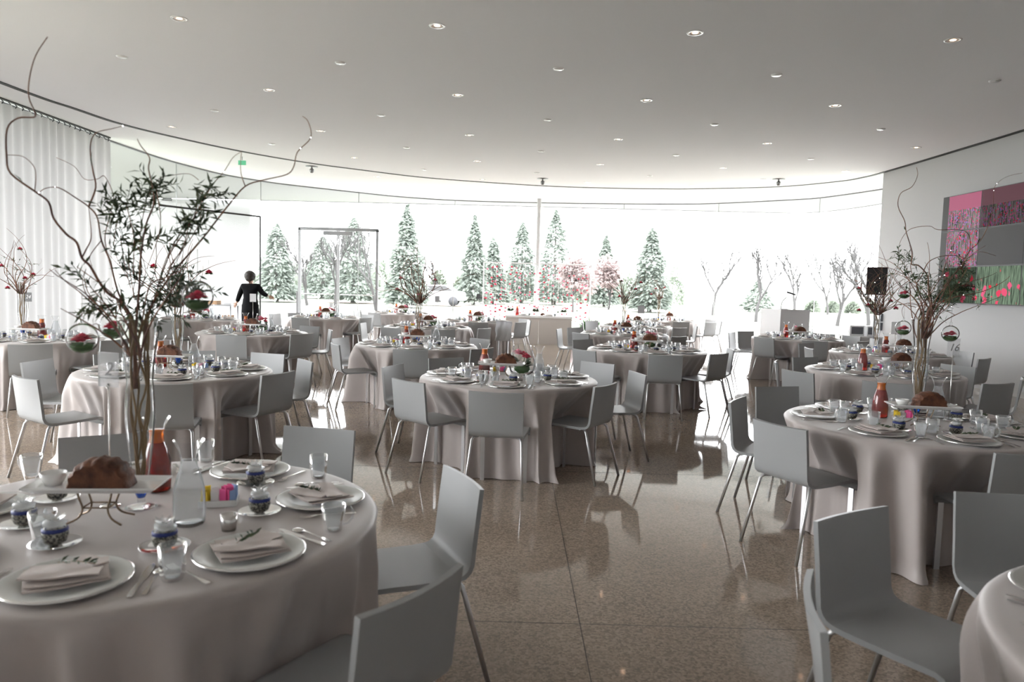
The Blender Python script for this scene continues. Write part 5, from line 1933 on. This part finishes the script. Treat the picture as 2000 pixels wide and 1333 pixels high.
# white garment over the chair at the far table
cc = at(982, 632, 15.55)
a = MB(); rd = random.Random(3)
n1, n2 = 10, 12
for i in range(n1):
    for j in range(n2):
        a.v.append((-.17 + .34 * i / (n1 - 1) + .01 * math.sin(j), -.02 + .025 * math.sin(i * 1.7 + j * .4), .82 - .42 * j / (n2 - 1)))
for i in range(n1 - 1):
    for j in range(n2 - 1):
        a.face([i * n2 + j, i * n2 + j + 1, (i + 1) * n2 + j + 1, (i + 1) * n2 + j])
o = put('draped_bag', a, 'rose_tulle', None, True, (cc.x + .02, 15.48, 0)); o.modifiers.new('thick', 'SOLIDIFY').thickness = .01
tag(o, 'sheer white garment hung over a chair before the head table', 'garment')

# serving cart
YC = 17.5
k0, k1 = at(397, 594, YC).x, at(459, 594, YC).x
zc = at(430, 595, YC).z
ct = thing('serving_cart', ((k0 + k1) / 2, YC, 0), 0, 'dark serving cart left of the person in black', 'cart')
hw = (k1 - k0) / 2
for z_ in (zc, zc * .62, .22):
    a = MB(); a.box((0, 0, z_ - .015), (2 * hw, .5, .03)); put('shelf', a, 'steel', ct, False)
for sx in (-1, 1):
    for sy in (-1, 1):
        a = MB(); a.tube([(sx * (hw - .02), sy * .23, .08), (sx * (hw - .02), sy * .23, zc)], .015, 8); put('post', a, 'steel', ct)
        a = MB(); a.tube([(sx * (hw - .02), sy * .23 - .015, .05), (sx * (hw - .02), sy * .23 + .015, .05)], .05, 12); put('caster', a, 'tyre', ct)
a = MB(); a.tube([(-hw, -.2, zc), (-hw - .02, -.2, zc + .2), (-hw - .02, .2, zc + .2), (-hw, .2, zc)], .012, 6); put('push_handle', a, 'steel', ct)
p = at(419, 590, YC)
a = MB(); a.box((p.x, YC, zc + .0455), (.22, .24, .088)); tag(put('cardboard_box', a, 'box', None, False), 'brown cardboard box on top of the serving cart', 'box')
a = MB(); a.box((p.x - .02, YC, zc + .131), (.26, .26, .08), .1); tag(put('folded_linen', a, 'white', None, False), 'stack of white linen on the brown cardboard box', 'linen')
p = at(447, 592, YC)
a = MB(); a.box((p.x, YC, zc + .0215), (.20, .3, .04), .1, .85); tag(put('tray_of_papers', a, 'lectern', None, False), 'low grey bundle lying on the cart beside the hand', 'bundle')
p = at(445, 616, YC)
a = MB(); a.box((p.x, YC, zc * .62 + .0515), (.2, .25, .1)); tag(put('cardboard_box', a, 'box', None, False), 'brown cardboard box on the middle shelf of the cart', 'box')

#@@PERSON
# ------------------------------------------------------------------ person in black, seen from behind
YP = 17.1
PX = at(489, 600, YP).x


def skin(name, verts, edges, radii, m_, parent, sub=2, root=0):
    me = bpy.data.meshes.new(name)
    me.from_pydata([tuple(v) for v in verts], edges, [])
    o = bpy.data.objects.new(name, me); C.objects.link(o); o.parent = parent
    md = o.modifiers.new('skin', 'SKIN')
    md.use_smooth_shade = True
    for i, r_ in enumerate(radii):
        me.skin_vertices[0].data[i].radius = r_ if isinstance(r_, tuple) else (r_, r_)
        me.skin_vertices[0].data[i].use_root = (i == root)
    s_ = o.modifiers.new('sub', 'SUBSURF'); s_.levels = sub; s_.render_levels = sub
    dg = bpy.context.evaluated_depsgraph_get()
    me2 = bpy.data.meshes.new_from_object(o.evaluated_get(dg))
    o.modifiers.clear(); o.data = me2
    me2.materials.clear(); me2.materials.append(M[m_])
    me2.polygons.foreach_set('use_smooth', [True] * len(me2.polygons))
    return o


pr = thing('person', (PX, YP, 0), 0, 'person in black clothing seen from behind, reaching for the cart', 'person')
# local frame: x right in the picture, y away from the camera, z up (metres); height about 1.70
LH = Vector((-.37, .12, .99)); RH = Vector((.39, .10, 1.17))
V = [(0, 0, .93), (0, 0, 1.05), (0, .01, 1.20), (0, .02, 1.34), (0, .02, 1.42), (-.005, .03, 1.50), (-.02, .045, 1.585), (-.02, .04, 1.66),
     (-.17, .02, 1.39), (-.26, .04, 1.20), (-.33, .09, 1.05), LH,
     (.17, .02, 1.39), (.27, .02, 1.25), (.36, .07, 1.19), RH,
     (-.09, 0, .88), (-.10, -.02, .50), (-.10, .02, .09), (-.10, .14, .045),
     (.09, 0, .88), (.10, -.02, .50), (.10, .02, .09), (.11, .14, .045)]
Ed = [(0, 1), (1, 2), (2, 3), (3, 4), (4, 5), (5, 6), (6, 7), (3, 8), (8, 9), (9, 10), (10, 11), (3, 12), (12, 13), (13, 14), (14, 15), (0, 16), (16, 17), (17, 18), (18, 19), (0, 20), (20, 21), (21, 22), (22, 23)]
Ra = [.10, .12, .135, .13, .07, .055, .085, .065, .06, .045, .036, .028, .06, .045, .036, .028, .06, .05, .035, .035, .06, .05, .035, .035]
skin('body', V, Ed, Ra, 'skin', pr)
for hand, sgn_, dirv in ((LH, -1, Vector((-.5, .35, -.75))), (RH, 1, Vector((.85, .3, -.35)))):
    dirv.normalize(); side = dirv.cross(Vector((0, 1, 0))).normalized()
    a = MB(); a.ball(tuple(hand + dirv * .045), .036, 10, 7, (1, .55, 1))
    for f_ in range(4):
        b0 = hand + dirv * .07 + side * (-.024 + .016 * f_)
        L_ = (.062, .072, .068, .052)[f_]
        a.tube([b0, b0 + dirv * L_ * .5 + Vector((0, .004, 0)), b0 + dirv * L_ + Vector((0, .012, -.008))], [.009, .008, .006], 7)
    th_ = hand + dirv * .03 + side * (-.03)
    a.tube([th_, th_ + dirv * .025 - side * .022, th_ + dirv * .055 - side * .028], [.011, .009, .007], 7)
    put('hand', a, 'skin', pr)
# jacket
Vj = [(0, 0, .96), (0, 0, 1.02), (0, .0, 1.10), (0, .01, 1.24), (0, .02, 1.36), (0, .025, 1.45),
      (-.175, .02, 1.385), (-.265, .04, 1.19), (-.325, .085, 1.07), (-.35, .105, 1.02), (.175, .02, 1.385), (.275, .02, 1.24), (.345, .06, 1.195), (.375, .085, 1.18)]
Ej = [(0, 1), (1, 2), (2, 3), (3, 4), (4, 5), (4, 6), (6, 7), (7, 8), (8, 9), (4, 10), (10, 11), (11, 12), (12, 13)]
Rj = [(.14, .11), (.165, .13), (.170, .14), (.18, .14), (.165, .12), .07, .078, .062, .052, .048, .078, .062, .052, .048]
skin('jacket', Vj, Ej, Rj, 'black_cloth', pr)
a = MB()
n_ = 24
for z_, rx_, ry_ in ((.60, .200, .155), (.70, .203, .158), (.82, .203, .155), (.94, .188, .148), (1.04, .172, .142), (1.10, .165, .135)):
    for j in range(n_):
        th_ = 2 * PI * j / n_
        a.v.append((rx_ * math.cos(th_), ry_ * math.sin(th_), z_))
for i in range(5):
    for j in range(n_):
        a.face([i * n_ + j, i * n_ + (j + 1) % n_, (i + 1) * n_ + (j + 1) % n_, (i + 1) * n_ + j])
put('tunic', a, 'black_cloth', pr)
a = MB()
for sx in (-1, 1):
    a.tube(smoothline([(sx * .085, 0, .96), (sx * .092, -.01, .75), (sx * .10, -.02, .50), (sx * .10, .0, .28), (sx * .10, .02, .06)], 3), [.112, .110, .107, .104, .100, .095, .09, .088, .085, .082, .08, .078, .076], 16)
put('trousers', a, 'black_cloth', pr)
a = MB(); a.ball((-.02, .035, 1.635), .130, 18, 12, (1, .95, .92), .05, random.Random(1)); a.ball((-.02, .0, 1.585), .095, 14, 10, (1.1, .8, .9), .06, random.Random(2))
put('hair', a, 'hair', pr)
for sx in (-1, 1):
    a = MB(); a.ball((sx * .10 + .0, .08, .035), .05, 12, 6, (1, 2.3, .7)); put('shoe', a, 'dark', pr)
for sx in (-1, 1):
    a = MB(); a.ball((-.02 + sx * .088, .06, 1.60), .02, 8, 6, (.5, 1, 1.4)); put('ear', a, 'skin', pr)
a = MB()
for sx in (-1, 1): a.ball((-.02 + sx * .032, .128, 1.615), .011, 8, 6)
put('eyes', a, 'white', pr)
a = MB(); a.ball((-.02, .14, 1.585), .014, 8, 6, (.8, 1.1, 1.5)); a.ball((-.02, .125, 1.548), .014, 8, 5, (1.5, .6, .4)); put('face', a, 'skin', pr)
